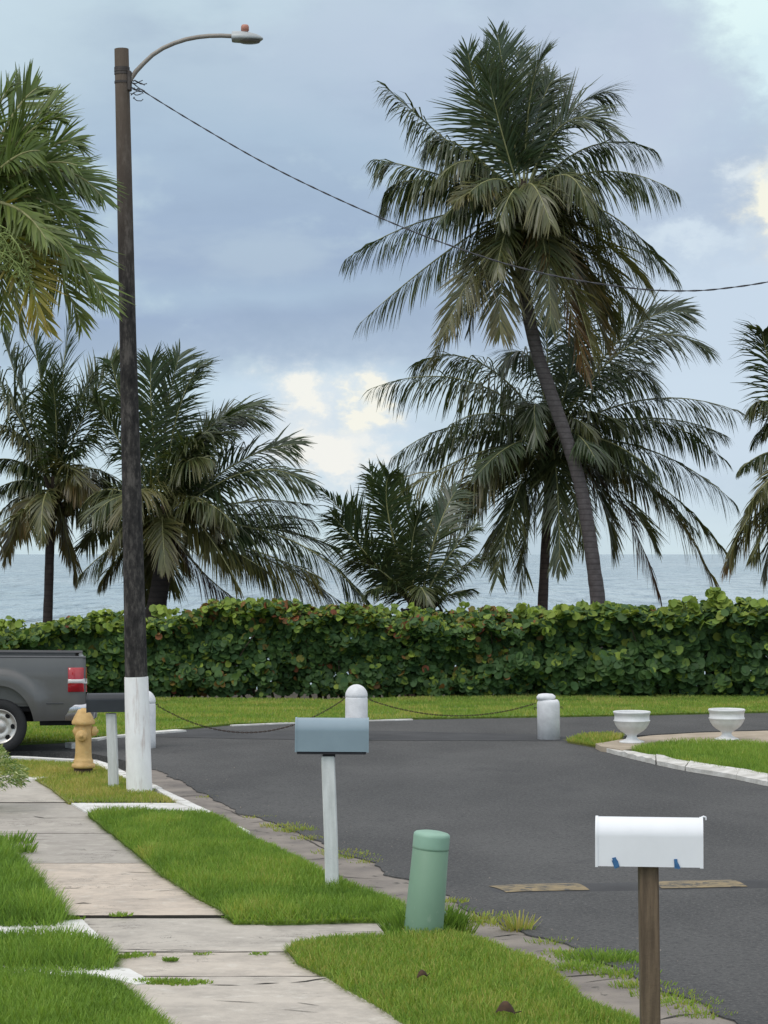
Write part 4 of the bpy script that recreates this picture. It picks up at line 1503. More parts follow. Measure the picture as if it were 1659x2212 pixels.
bx(0.08, 1.95, 0.10, TW - 0.10, 0.62, 0.68)
bx(1.93, 1.99, 0.10, TW - 0.10, 0.62, 1.28)
bx(0.10, 1.95, 0.07, 0.12, 0.66, 1.27)
bx(0.10, 1.95, TW - 0.12, TW - 0.07, 0.66, 1.27)
bx(2.0, 4.35, 0.06, TW - 0.06, 0.45, 1.26)
bx(4.35, 5.60, 0.10, TW - 0.10, 0.86, 1.16)
bx(5.52, 5.68, 0.14, TW - 0.14, 0.60, 1.12, 0, 0.02)
hood = []
for u, z in ((4.2, 1.30), (4.6, 1.29), (5.1, 1.25), (5.55, 1.18), (5.69, 1.10)):
    hood += [(SX * u, y, z - 0.03 * ((y / TW * 2 - 1) ** 2)) for y in (0.06, 0.5, 0.99, 1.48, 1.92)]
mb.add(hood, [(i * 5 + k, i * 5 + k + 1, i * 5 + 5 + k + 1, i * 5 + 5 + k) for i in range(4) for k in range(4)], 0, True)
COL.objects.link(body)
bpy.data.objects.remove(body)
trk_body = mb.build('body', 'truck_paint', tr)
mb = MB()   # underside and wheel wells
bx(0.15, 5.4, 0.35, TW - 0.35, 0.40, 0.62)
for a in (AX1, AX2):
    bx(a - 0.60, a + 0.60, 0.12, TW - 0.12, 0.30 if False else 0.55, 1.02)
    bx(a - 0.05, a + 0.05, 0.2, TW - 0.2, WR - 0.05, WR + 0.05)
bx(0.05, 0.6, 0.15, TW - 0.15, 0.36, 0.50)
mb.build('underbody', 'void_black', tr)
mb = MB()   # cab
cabp = [(2.02, 1.28), (2.08, 1.75), (2.25, 1.90), (3.2, 1.93), (3.55, 1.88), (4.25, 1.30)]
vs = []
for y_in in (0, 1):
    for u, z in cabp:
        ins = 0.04 + (z - 1.28) * 0.28
        vs.append((SX * u, (TW - ins) if y_in else ins, z))
n = len(cabp)
mb.add(vs, [tuple(range(n)), tuple(range(2 * n - 1, n - 1, -1))] + [(i, n + i, n + i + 1, i + 1) for i in range(n - 1)], 0)
cabin = mb.build('cab', 'truck_paint', tr)
for (u0, u1, t0, t1) in [(2.22, 2.98, 2.28, 2.98), (3.06, 3.98, 3.06, 3.52)]:
    for side in (0, 1):
        mb = MB()
        vs = []
        for (u, z) in ((u0, 1.36), (u1, 1.36), (t1, 1.80), (t0, 1.80)):
            ins = 0.04 + (z - 1.28) * 0.28 - 0.006
            vs.append((SX * u, (TW - ins) if side else ins, z))
        mb.add(vs, [(0, 1, 2, 3)] if not side else [(3, 2, 1, 0)])
        mb.build('window', 'glass_dark', tr)
mb = MB()
mb.add([(SX * 4.16, 0.2, 1.39), (SX * 4.16, TW - 0.2, 1.39), (SX * 3.62, TW - 0.28, 1.845), (SX * 3.62, 0.28, 1.845)], [(0, 1, 2, 3)])
mb.v = [(x - 0.012, y, z + 0.012) for x, y, z in mb.v]
mb.build('windscreen', 'glass_dark', tr)
for far in (0, 1):   # bed rail caps
    mb = MB()
    vs = []
    for u in [0.0, 0.3, 0.7, 1.1, 1.5, 1.95]:
        for dy, dz_ in ((0.02, 0.0), (0.02, 0.018), (0.045, 0.028), (0.10, 0.028), (0.12, 0.0)):
            y = dy + 0.02
            vs.append((SX * u, TW - y if far else y, z_top(u) + dz_ - 0.002))
    f_ = [(i * 5 + k, (i + 1) * 5 + k, (i + 1) * 5 + k + 1, i * 5 + k + 1) for i in range(5) for k in range(4)]
    mb.add(vs, f_, 0)
    mb.add(vs[:5], [(0, 1, 2, 3, 4)])
    mb.build('bed_rail', 'truck_trim', tr)
mb = MB()   # tailgate
bx(-0.004, 0.06, 0.19, TW - 0.19, 0.66, z_top(0) - 0.005, 0, 0.015)
tg = mb.build('tailgate', 'truck_paint', tr)
mb = MB()
mb.box((0.008, TW / 2, 1.05), (0.02, 0.2, 0.07), 0, None, 0.006)
mb.build('handle', 'truck_trim', tg)
for far in (0, 1):
    def lampbox(z0, z1, nm, mt, par, e=0.0):
        mb = MB()
        vs = []
        nn = 9
        prof_ = [(0.235, -0.004), (0.228, 0.014), (0.18, 0.018), (0.10, 0.018), (0.05, 0.012), (0.015, -0.006), (-0.014, -0.05), (-0.02, -0.13), (-0.012, -0.18)]
        for z in (z0, z0 + 0.012, z1 - 0.012, z1):
            sh = 1.0 if z0 < z < z1 else 0.25
            zm = min(max(z, z0), z1)
            for (u, off) in prof_:
                y = y_out(max(u, 0), zm) - off * sh - (0.004 if sh > .5 else 0) - e
                vs.append((SX * u + (e if u < 0.02 else 0), TW - y if far else y, z))
        f_ = [(i * nn + k, i * nn + k + 1, (i + 1) * nn + k + 1, (i + 1) * nn + k) for i in range(3) for k in range(nn - 1)]
        mb.add(vs, f_ if far else [t[::-1] for t in f_], 0, True)
        return mb.build(nm, mt, par)
    tl_ = lampbox(tz(1495), tz(1442.5), 'tail_light', 'lamp_red', tr)
    lampbox(tz(1477), tz(1466.5), 'reverse_lens', 'lamp_white', tl_, 0.004)
mb = MB()   # bumper, wraps the rear corners
bp_ = [(0.27, 0.03), (0.12, 0.0), (0.0, 0.02), (-0.10, 0.10), (-0.16, 0.35), (-0.18, TW / 2), (-0.16, TW - 0.35), (-0.10, TW - 0.10), (0.0, TW - 0.02), (0.12, TW), (0.27, TW - 0.03)]
zz = [(tz(1557), 0.03), (tz(1553), 0.0), (tz(1530), -0.015), (tz(1523), 0.0), (tz(1521), 0.04)]
vs = []
for u, y in bp_:
    for z, e in zz:
        cy_ = TW / 2
        vs.append((SX * (u + e * (1 if abs(y - cy_) < 0.8 else 0.3)), y + (e * 0.6 if y < cy_ else -e * 0.6), z))
nz = len(zz)
mb.add(vs, [(i * nz + k, i * nz + k + 1, (i + 1) * nz + k + 1, (i + 1) * nz + k) for i in range(len(bp_) - 1) for k in range(nz - 1)], 0, True)
bumper = mb.build('rear_bumper', 'chrome', tr)
mb = MB()   # moulding seam along the lower side
for (u0, u1) in [(0.29, AX1 - AR - 0.02), (AX1 + AR + .03, AX2 - AR - .03)]:
    for far in (0, 1):
        y = y_out((u0 + u1) / 2, 0.64) - 0.004
        mb.box((SX * (u0 + u1) / 2, TW - y if far else y, tz(1519)), (abs(u1 - u0), 0.012, 0.016), 0, None, 0.003)
mb.build('side_moulding', 'truck_trim', tr)
for far in (0, 1):
    mb = MB()
    mb.box((SX * 5.62, TW - 0.25 if far else 0.25, 0.95), (0.12, 0.3, 0.22), 0, None, 0.03)
    mb.build('headlight', 'lamp_white', tr)
    mb = MB()
    mb.box((SX * 3.75, TW + 0.14 if far else -0.14, 1.42), (0.10, 0.20, 0.24), 0, None, 0.03)
    mb.build('mirror', 'truck_trim', tr)
mb = MB()
bx(5.62, 5.78, 0.05, TW - 0.05, 0.48, 0.72, 0, 0.03)
mb.build('front_bumper', 'chrome', tr)
RIM = 37 * ts
first = None
for a in (AX1, AX2):
    for far in (0, 1):
        mb = MB()
        wl_ = bpy.data.objects.new('wheel', None)
        COL.objects.link(wl_)
        wl_.parent = tr
        wl_.location = (SX * a, TW - 0.04 if far else 0.04, WR)
        wl_.rotation_euler = (0, 0, math.pi if far else 0)
        if first is None:
            M = Matrix.Rotation(math.pi / 2, 3, 'X')   # lathe z -> -y (outward)
            mb.lathe([(RIM * 1.0, 0.02), (RIM * 1.04, 0.035), (WR * 0.80, 0.045), (WR * 0.93, 0.035), (WR * .985, 0.01), (WR, -0.03), (WR, -0.18), (WR * .96, -0.22), (RIM, -0.23)], 48, axis=M)
            t1 = mb.build('tyre', 'black_rubber', wl_)
            mb = MB()
            mb.lathe([(RIM * 1.02, 0.022), (RIM * 1.0, 0.034), (RIM * 0.95, 0.030), (RIM * 0.90, 0.004), (RIM * .70, 0.014), (RIM * 0.48, 0.020), (RIM * 0.40, 0.0), (RIM * .36, 0.012), (RIM * .30, 0.024), (RIM * .12, 0.034), (0, 0.036)], 48, axis=M)
            for k in range(7):   # dark slots of the steel wheel
                an = 2 * math.pi * k / 7 + 0.0
                vs = []
                for j in range(12):
                    b_ = 2 * math.pi * j / 12
                    rr_ = RIM * 0.765 + RIM * 0.12 * math.cos(b_)
                    aa = an + 0.20 * math.sin(b_)
                    vs.append((rr_ * math.cos(aa), -0.0185 + 0.0, rr_ * math.sin(aa)))
                mb.add(vs, [tuple(range(12))], 1)
                mb.add(vs, [tuple(range(11, -1, -1))], 1)
            t2 = mb.build('rim', ['alloy', 'void_black'], wl_)
            first = (t1, t2)
        else:
            for s_ in first:
                c = s_.copy()
                COL.objects.link(c)
                c.parent = wl_


# ================================================================== PALMS
def norm(a):
    return a / np.maximum(np.linalg.norm(a, axis=-1, keepdims=True), 1e-9)


def frond_mesh(parent, p0, p1, p2, nl=72, L=0.8, width=0.045, droop=0.55, age=0.1, roll=0.0, mat='palm_leaf', wind=(0.10, 0, 0), stalk_r=0.028, start=0.16, seed=0,
               side_hint=None, dihedral=0.25, tip_age=0.25, ang=(1.2, 0.45), sparse=0.0):
    rg = np.random.default_rng(seed)
    p0, p1, p2 = (np.array(p, float) for p in (p0, p1, p2))
    t = np.linspace(start, 1.0, nl)
    bz = lambda u: (1 - u)[:, None] ** 2 * p0 + 2 * (1 - u)[:, None] * u[:, None] * p1 + u[:, None] ** 2 * p2
    dv = lambda u: 2 * (1 - u)[:, None] * (p1 - p0) + 2 * u[:, None] * (p2 - p1)
    hd = p2 - p0
    hd[2] = 0
    if side_hint is not None:
        S0 = np.array(side_hint, float)
    elif np.linalg.norm(hd) < 0.3:
        S0 = np.array([1.0, 0.2, 0])
    else:
        S0 = np.array([-hd[1], hd[0], 0])
    VV, QQ, AA, RR = [], [], [], []
    cnt = 0
    for sgn in (-1, 1):
        tt = np.clip(t + rg.normal(0, 0.25 / nl, nl), start, 1)
        if sparse > 0:
            tt = tt[rg.random(nl) > sparse]
        m = len(tt)
        B = bz(tt)
        T = norm(dv(tt))
        S = norm(np.cross(np.cross(T, S0[None]), T))
        N = np.cross(S, T)
        N *= np.sign(N[:, 2:3] + 1e-6)
        kn = np.linspace(0, 1, 11)
        lf = lambda amp: np.interp(tt, kn, rg.normal(0, amp, 11))
        rag_a, rag_r, rag_l, rag_d = lf(.13), lf(.28), lf(.14), lf(.30)
        ro = roll + rag_r + rg.normal(0, 0.10, m)
        S_, N_ = S * np.cos(ro)[:, None] + N * np.sin(ro)[:, None], N * np.cos(ro)[:, None] - S * np.sin(ro)[:, None]
        a = ang[0] + (ang[1] - ang[0]) * tt + rag_a + rg.normal(0, 0.11, m)
        di = dihedral + rg.normal(0, 0.16, m)
        D = np.cos(a)[:, None] * T + np.sin(a)[:, None] * (sgn * S_ * np.cos(di)[:, None] + N_ * np.sin(di)[:, None])
        D = norm(D + np.array(wind)[None])
        ln = L * (0.42 + 0.58 * np.sin(np.pi * np.clip(0.12 + 0.86 * tt, 0, 1)) ** 0.8) * rg.uniform(0.85, 1.1, m)
        ln *= np.where(tt > 0.93, 0.8, 1.0) * (1 + rag_l)
        Wd = norm(T - (T * D).sum(1, keepdims=True) * D)
        w = width * rg.uniform(0.75, 1.2, m)
        dr = droop * rg.uniform(0.55, 1.45, m) * np.clip(1 + rag_d, .2, 2)
        sv = np.array([0.0, 0.3, 0.65, 1.0])
        wp = np.array([0.55, 1.0, 0.8, 0.08])
        pts = np.empty((m, 4, 2, 3))
        prev = B.copy()
        for j in range(4):
            if j:
                dd = norm(D + np.array([0, 0, -1.0])[None] * (dr * 2.0 * sv[j])[:, None])
                prev = prev + dd * (ln * (sv[j] - sv[j - 1]))[:, None]
            pts[:, j, 0] = prev - Wd * (w * wp[j] / 2)[:, None]
            pts[:, j, 1] = prev + Wd * (w * wp[j] / 2)[:, None]
        V = pts.reshape(m * 8, 3)
        base = (np.arange(m) * 8)[:, None, None]
        q_ = np.array([[0, 1, 3, 2], [2, 3, 5, 4], [4, 5, 7, 6]])[None]
        Q = (base + q_).reshape(-1, 4) + cnt
        ag = np.clip(age + rg.normal(0, 0.06, m)[:, None] + tip_age * (sv[None] ** 2) * (0.3 + age) + 0.25 * age * (tt[:, None] - 0.5), 0, 1)
        VV.append(V)
        QQ.append(Q)
        AA.append(np.repeat(ag, 2, axis=1).ravel())
        RR.append(np.repeat(rg.uniform(0.1, 0.9, m), 8))
        cnt += m * 8
    # stalk
    us_ = np.linspace(0, 1, 12)
    B, T = bz(us_), norm(dv(us_))
    S = norm(np.cross(np.cross(T, S0[None]), T))
    N = np.cross(S, T)
    rad = stalk_r * (1 - us_ * 0.85)
    k6 = 5
    ring = np.empty((12, k6, 3))
    for k in range(k6):
        an = 2 * np.pi * k / k6
        ring[:, k] = B + (S * np.cos(an) + N * np.sin(an)) * rad[:, None]
    Q = np.array([[i * k6 + k, i * k6 + (k + 1) % k6, (i + 1) * k6 + (k + 1) % k6, (i + 1) * k6 + k] for i in range(11) for k in range(k6)]) + cnt
    VV.append(ring.reshape(-1, 3))
    QQ.append(Q)
    AA.append(np.full(12 * k6, age))
    RR.append(np.full(12 * k6, 0.5))
    nq = [len(x) for x in QQ]
    mi = np.concatenate([np.zeros(nq[0] + nq[1]), np.ones(nq[2])])
    org = np.array(parent.location)
    V = np.concatenate(VV) - org
    return np_mesh('frond', V, np.concatenate(QQ), [mat, 'stalk'], parent, {'age': np.concatenate(AA), 'var': np.concatenate(RR)}, True, mi)


def palm(label, Y, base_px, trunk_px, crown_px, fronds, seed, trunk_tint=(1, 1, 1), fill=10, fr=3.2, coconuts=0, L=1.05, group='coconut palms behind the hedge', nl=88, mat='palm_leaf', category='palm tree',
         name='coconut_palm', wind=(0.10, 0, 0), fill_age=(0, .3), width=0.037, droop_k=1.0, lk=0.33):
    """fronds: (ctrl x, ctrl y, tip x, tip y, metres towards the viewer at the tip, age, roll, droop)"""
    rr = random.Random(seed)
    bpos = P(base_px[0], base_px[1], Y)
    ground = Vector((bpos.x, Y, ZB))
    th = thing(name, label, category, ground, group)
    C = np.array(P(*crown_px, Y))
    if trunk_px:
        path = [ground + Vector((0, 0, -0.2))] + [P(x, y, Y) for x, y, r in trunk_px]
        rad = [trunk_px[0][2] * Y / F * 1.15] + [r * Y / F for x, y, r in trunk_px]
        line_, rl = [], []
        n = 10
        for i in range(len(path) - 1):
            q0, q1, q2, q3 = path[max(i - 1, 0)], path[i], path[i + 1], path[min(i + 2, len(path) - 1)]
            for k in range(n):
                t = k / n
                line_.append(0.5 * ((2 * q1) + (q2 - q0) * t + (2 * q0 - 5 * q1 + 4 * q2 - q3) * t * t + (3 * q1 - q0 - 3 * q2 + q3) * t ** 3))
                rl.append((rad[i] * (1 - t) + rad[i + 1] * t) * (1 + rr.uniform(-.025, .025)))
        line_.append(path[-1])
        rl.append(rad[-1])
        mb = MB()
        mb.tube(line_, rl, 14)
        o = mb.build('trunk', 'palm_bark', th, ground)
        o.color = (*trunk_tint, 1)
        # fibrous leaf bases
        mb = MB()
        rt = rad[-1]
        for k in range(14):
            a = rr.uniform(0, 6.283)
            d = Vector((math.cos(a), math.sin(a), 0))
            b = Vector(C) + d * rt * 0.4 + Vector((0, 0, rr.uniform(-0.55, -0.1)))
            mb.tube([b, b + d * rr.uniform(.1, .2) + Vector((0, 0, .22)), b + d * rr.uniform(.25, .5) + Vector((0, 0, rr.uniform(.25, .5)))], [rt * 0.6, rt * 0.45, 0.03], 7)
        mb.tube([Vector(C) + Vector((0, 0, -.6)), Vector(C) + Vector((0, 0, -.1)), Vector(C) + Vector((0, 0, .5))], [rt * 1.0, rt * 1.35, 0.05], 10)
        mb.build('leaf_bases', 'fibre', th, ground)
    for k in range(coconuts):
        a = rr.uniform(0, 6.283)
        c = C + np.array([math.cos(a) * rr.uniform(.2, .38), math.sin(a) * rr.uniform(.2, .38), rr.uniform(-.55, -.2)])
        mb = MB()
        mb.lathe([(0, -.12), (.05, -.11), (.09, -.05), (.10, 0), (.085, .06), (.04, .11), (0, .12)], 14, tuple(c))
        mb.build('coconut', 'coconut', th, ground)
    sd = seed * 100
    for f in fronds:
        cx, cy, tx, ty, w, age, roll, droop = f
        if mat == 'palm_leaf':
            age = age * 0.6 if (w >= 1.1 and age < 0.8) else age
            age = min(age, 0.68) if age >= 0.6 and age < 0.8 else (age if age >= 0.8 else age * 0.8)
            droop = droop * 1.55 if droop >= 0.6 else droop * 1.1
        else:
            roll = (1 if roll >= 0 else -1) * (0.65 + abs(roll) * 0.7)
        sd += 1
        tip = np.array(P(tx, ty, Y - w))
        ctl = np.array(P(cx, cy, Y - w * 0.55))
        st = C + (ctl - C) * 0.03
        ln = np.linalg.norm(ctl - st) * 0.5 + np.linalg.norm(tip - ctl) * 0.5 + np.linalg.norm(tip - st) * 0.5
        # roll about the midrib; leaves hang as a comb where droop is large
        frond_mesh(th, st, ctl, tip, nl, min(L, max(0.4, lk * ln)) * rr.uniform(.93, 1.07), width, droop * droop_k, age, roll + rr.uniform(-.15, .15), mat, wind, seed=sd)
    for k in range(fill):
        sd += 1
        az = rr.choice([1, 1, 1, -1]) * math.pi / 2 + rr.uniform(-0.9, 0.9)
        el = rr.uniform(-0.5, 1.1)
        ln = fr * rr.uniform(0.8, 1.05)
        d = np.array([math.cos(az) * math.cos(el), math.sin(az) * math.cos(el), math.sin(el)])
        ctl = C + d * ln * 0.55
        tip = ctl + norm(d * np.array([1, 1, 0.3]) + np.array([0, 0, -0.75])) * ln * 0.55
        frond_mesh(th, C + d * 0.05, ctl, tip, nl, min(L, lk * ln), width, rr.uniform(.35, .8), rr.uniform(*fill_age), rr.uniform(-.4, .4), mat, wind, seed=sd)
    return th


za = lambda x, y: (658.3 + .6032 * x, .6032 * y)
z4 = lambda x, y: (658.3 + .6032 * x, 603.4 + .6032 * y)
z3 = lambda x, y: (.43 * x, 658.3 + .43 * y)


def FL(conv, rows):
    return [(*conv(r[0], r[1]), *conv(r[2], r[3]), *r[4:]) for r in rows]


# -- A: tall leaning palm
fa = FL(za, [
    (740, 420, 690, 120, 0.2, .02, .9, .12), (620, 420, 585, 190, .5, .02, 1.1, .15), (680, 400, 640, 190, -.4, .0, .7, .2), (790, 330, 845, 200, .3, .05, .9, .2), (830, 360, 885, 290, -.5, .02, .6, .3),
    (700, 480, 650, 240, 1.0, .04, 1.3, .2), (800, 420, 760, 180, -1.0, .0, .3, .3),
    (900, 300, 1110, 470, .3, .05, .55, .35), (930, 330, 1090, 330, -.6, .02, .2, .4),
    (1000, 430, 1250, 535, .2, .08, .1, .8), (1060, 520, 1335, 690, .5, .12, .15, .85), (1070, 640, 1330, 1000, .2, .15, 0.1, .8), (1010, 690, 1300, 960, -.6, .2, 0., .7),
    (1000, 760, 1225, 1020, .9, .34, -.5, .5), (970, 830, 1215, 1120, .5, .38, -.5, .45), (930, 900, 1120, 1130, -.4, .3, -.2, .6),
    (640, 850, 500, 1190, .7, .40, -.6, .4), (690, 900, 560, 1130, -.4, .3, -.3, .5), (690, 960, 700, 1190, .8, .42, -.6, .3), (640, 900, 590, 1180, .2, .38, .5, .35),
    (500, 880, 195, 1160, .1, .18, .05, .95), (400, 750, 145, 930, .2, .12, .05, .95), (330, 580, 282, 700, .3, .15, .1, .95), (440, 600, 250, 570, .1, .1, .0, .8),
    (520, 430, 435, 520, .2, .1, .0, .95), (520, 520, 300, 320, -.2, .08, .2, .7), (600, 480, 480, 640, .8, .2, -.2, .8),
    (800, 560, 880, 800, 2.0, .50, .3, .6), (760, 600, 700, 790, 1.9, .32, .2, .6), (960, 520, 1010, 740, 1.7, .36, .2, .7), (900, 560, 1070, 760, 1.2, .28, .1, .7), (700, 560, 560, 720, 1.5, .2, -.1, .7),
    (700, 820, 690, 980, 1.4, .46, .2, .4), (840, 560, 960, 620, -1.2, .05, .1, .6), (600, 640, 500, 780, 1.2, .15, .1, .7),
]) + FL(z4, [(900, -150, 1010, 345, .9, .70, .4, .4), (930, -160, 1040, 300, 1.1, .66, -.5, .35), (960, -120, 1080, 240, .4, .56, -.4, .4), (880, -200, 880, 160, 1.2, .48, .3, .4), (1000, -60, 1110, 180, -.5, .3, .0, .5), (620, 10, 450, 290, .1, .42, -.1, .5)])
palm('tall leaning coconut palm towering above all the others', 46.5, (1290, 1330), [(1293, 1330, 17), (1283, 1230, 15.5), (1262, 1090, 14.5), (1236, 985, 14), (1190, 850, 14), (1160, 760, 14), (1138, 660, 14), (1125, 560, 15), (1128, 470, 16)],
     (1130, 440), fa, 1, (0.95, .93, .98), 9, 2.5, 9)

# -- B: broad palm under it
fb = FL(z4, [
    (600, 250, 240, 390, .3, .12, .1, .75), (640, 180, 400, 300, -.4, .1, .3, .6), (570, 430, 310, 640, .2, .1, .1, .85), (560, 480, 330, 700, -.5, .15, .0, .8), (560, 590, 310, 800, .6, .38, -.3, .6), (590, 650, 420, 930, .9, .4, -.4, .5),
    (650, 640, 470, 960, .1, .45, -.2, .5), (740, 700, 690, 1060, .7, .2, -.5, .4), (820, 720, 770, 1090, .5, .3, .6, .4), (910, 690, 915, 1040, 1.3, .3, .5, .4), (700, 620, 560, 880, -.6, .3, 0, .6),
    (1120, 660, 1268, 1120, .1, .85, 0, .9), (1150, 720, 1255, 960, .6, .25, -.4, .55), (1260, 640, 1462, 1075, .1, .55, 0, .8), (1230, 620, 1500, 970, .5, .2, -.2, .7), (1260, 540, 1540, 800, .2, .12, 0.05, .8),
    (1240, 400, 1495, 640, .2, .1, .05, .85), (1250, 430, 1510, 560, -.5, .1, .2, .6), (1220, 340, 1560, 475, .1, .1, .1, .7), (1180, 190, 1260, 400, .4, .1, .2, .6), (1180, 60, 1435, 250, .4, .06, .6, .4), (1160, 60, 1370, 120, -.4, .05, .7, .3),
    (1050, 250, 1230, 300, -.8, .1, .4, .5), (820, 130, 705, 310, .5, .08, .2, .6), (860, 250, 870, 60, -.3, .04, .6, .3), (960, 200, 1010, 60, -.5, .02, .5, .3), (800, 330, 830, 560, 1.8, .12, .5, .4), (940, 380, 1000, 160, .3, .05, .8, .3),
    (1080, 700, 1100, 980, .4, .3, -.4, .5), (960, 720, 1000, 960, 1.0, .25, .3, .5), (700, 420, 520, 520, 1.4, .2, 0, .7), (1080, 520, 1260, 700, 1.6, .2, .1, .7), (780, 760, 640, 1000, .2, .35, -.3, .5), (1190, 640, 1400, 900, -.7, .2, 0, .7)])
palm('broad coconut palm standing just left of the leaning trunk', 48.5, (1172, 1330), [(1172, 1330, 11.5), (1175, 1250, 10.5), (1180, 1150, 10), (1185, 1060, 10), (1188, 980, 12)], (1192, 948), fb, 2, (.62, .5, .45), 10, 2.7, 6)

# -- C: low young palm in the middle
fc = FL(z4, [(250, 930, 65, 760, .3, .0, .7, .3), (320, 900, 235, 690, .2, .02, .8, .25), (200, 960, 105, 850, .4, .02, .6, .35), (420, 900, 330, 720, -.3, .05, .6, .3), (480, 1000, 610, 890, .2, .05, .5, .4), (500, 1080, 610, 1000, .4, .06, .4, .45),
             (500, 1120, 600, 1110, .5, .05, .3, .5), (280, 1000, 160, 1010, .5, .05, .5, .4), (460, 880, 540, 760, -.5, .03, .6, .3), (260, 820, 300, 700, .8, .05, .9, .25), (300, 1050, 220, 1130, .9, .05, .2, .5), (400, 1040, 440, 1150, 1.0, .18, .2, .4),
             (350, 950, 420, 820, .6, .06, .9, .25)])
palm('low young coconut palm with its crown rising straight from the hedge', 45.5, (890, 1345), [(880, 1345, 16), (885, 1330, 17)], (905, 1325), fc, 3, (.6, .5, .45), 0, 1.7, 0, L=0.8, nl=80)

# -- D: left palm with slim trunk
fd = FL(z3, [(120, 560, -60, 320, .4, .08, .4, .6), (150, 640, 0, 600, .5, .25, .2, .6), (280, 560, 350, 80, .4, .02, .8, .2), (230, 500, 170, 180, -.3, .02, .8, .25), (330, 600, 480, 330, .3, .04, .6, .3), (390, 560, 600, 240, -.3, .02, .5, .3),
             (410, 640, 590, 480, .3, .05, .4, .45), (120, 740, -40, 780, .2, .1, .1, .7), (100, 820, -60, 960, .2, .15, .0, .8), (130, 900, 25, 1280, .7, .55, -.4, .5), (80, 900, -60, 1130, .2, .3, 0, .7), (200, 900, 210, 1180, 1.2, .5, .4, .4),
             (380, 760, 520, 1020, .9, .55, .1, .6), (320, 800, 400, 1100, .3, .35, .0, .6), (300, 1000, 380, 1380, .2, .55, -.2, .6), (290, 1020, 340, 1290, -.4, .5, 0, .6), (440, 880, 620, 1120, .5, .3, 0, .7), (300, 650, 260, 350, 1.0, .05, 1.1, .2), (160, 700, 60, 500, -.6, .05, .4, .4),
             (120, 480, 20, 180, -.2, .05, .5, .3)])
palm('slender coconut palm left of the utility pole with its bare trunk before the sea', 47.5, (103, 1350), [(103, 1350, 11), (105, 1280, 10), (109, 1150, 10), (114, 1090, 11)], (118, 1062), fd, 4, (.5, .42, .4), 7, 2.4, 4)

# -- E: large palm behind the pole
fe = FL(z3, [(1010, 420, 1320, 590, .3, .03, .45, .4), (1050, 520, 1290, 500, -.5, .02, .5, .35), (1270, 690, 1545, 900, .3, .06, .45, .45), (1180, 720, 1480, 700, -.4, .02, .6, .35), (1230, 940, 1540, 1000, .2, .05, .3, .6), (1250, 1020, 1560, 1080, -.3, .05, .3, .6),
             (1560, 1050, 1860, 1530, .3, .05, .1, .6), (1420, 1090, 1680, 1220, -.3, .04, .3, .5), (1340, 1240, 1590, 1360, .5, .35, .1, .7), (1400, 1260, 1720, 1500, .1, .12, .1, .8), (830, 560, 1000, 300, .2, .02, .5, .3), (800, 560, 900, 260, -.3, .02, .7, .25),
             (740, 560, 760, 290, .3, .02, .8, .25), (930, 900, 1190, 1400, 1.1, .62, .1, .7), (800, 950, 830, 1320, 1.6, .62, .2, .5), (960, 820, 1150, 1130, 1.2, .55, .1, .6), (1000, 900, 1090, 1150, .6, .45, .0, .6), (600, 1150, 400, 1360, .3, .25, .1, .8), (620, 1200, 500, 1400, -.2, .4, 0, .8),
             (980, 1350, 1200, 1490, .2, .9, 0, .9), (620, 560, 560, 290, .2, .05, .6, .3), (600, 680, 480, 480, .4, .06, .4, .4), (860, 680, 1050, 640, .8, .15, .2, .5), (880, 700, 1060, 780, 1.0, .25, .2, .6), (560, 820, 420, 1000, .6, .2, .1, .7), (640, 980, 560, 1240, 1.0, .4, .2, .6),
             (900, 760, 1100, 900, -.8, .2, .2, .6), (1000, 640, 1200, 560, -.7, .04, .5, .35), (1100, 1180, 1330, 1330, .6, .3, 0, .7), (940, 620, 1160, 640, .5, .1, .3, .45)])
palm('wide shaggy coconut palm behind the utility pole with browning fronds', 46.0, (335, 1350), [(333, 1350, 22), (340, 1300, 21), (350, 1240, 20), (356, 1180, 20)], (358, 1130), fe, 5, (.2, .17, .16), 8, 2.8, 0)

# -- F: palm leaning in at the right edge
ff = FL(z4, [(1670, 360, 1590, 465, .3, .25, .1, .8), (1640, 240, 1640, 190, .5, .1, .6, .4), (1690, 420, 1600, 590, .2, .1, .2, .6), (1660, 580, 1550, 690, .2, .1, .1, .7), (1620, 760, 1520, 990, .3, .35, -.2, .7), (1660, 780, 1500, 1035, .1, .6, 0, .8), (1700, 780, 1600, 1000, .8, .3, .3, .5),
             (1690, 860, 1640, 1050, .6, .4, .3, .5), (1850, 300, 1980, 400, .2, .1, .4, .5), (1900, 500, 2080, 700, .2, .1, .2, .7), (1880, 700, 2020, 950, .2, .3, .0, .7), (1760, 350, 1760, 60, .2, .02, .8, .2), (1800, 350, 1860, 120, -.3, .02, .6, .3), (1700, 660, 1580, 820, .8, .3, .2, .6)])
palm('coconut palm whose crown leans in at the edge beyond the urn planters', 47.0, (1740, 1340), [(1740, 1340, 13), (1736, 1200, 12), (1728, 1080, 12), (1722, 1020, 13)], (1722, 985), ff, 6, (.7, .6, .55), 0, 2.6, 2)

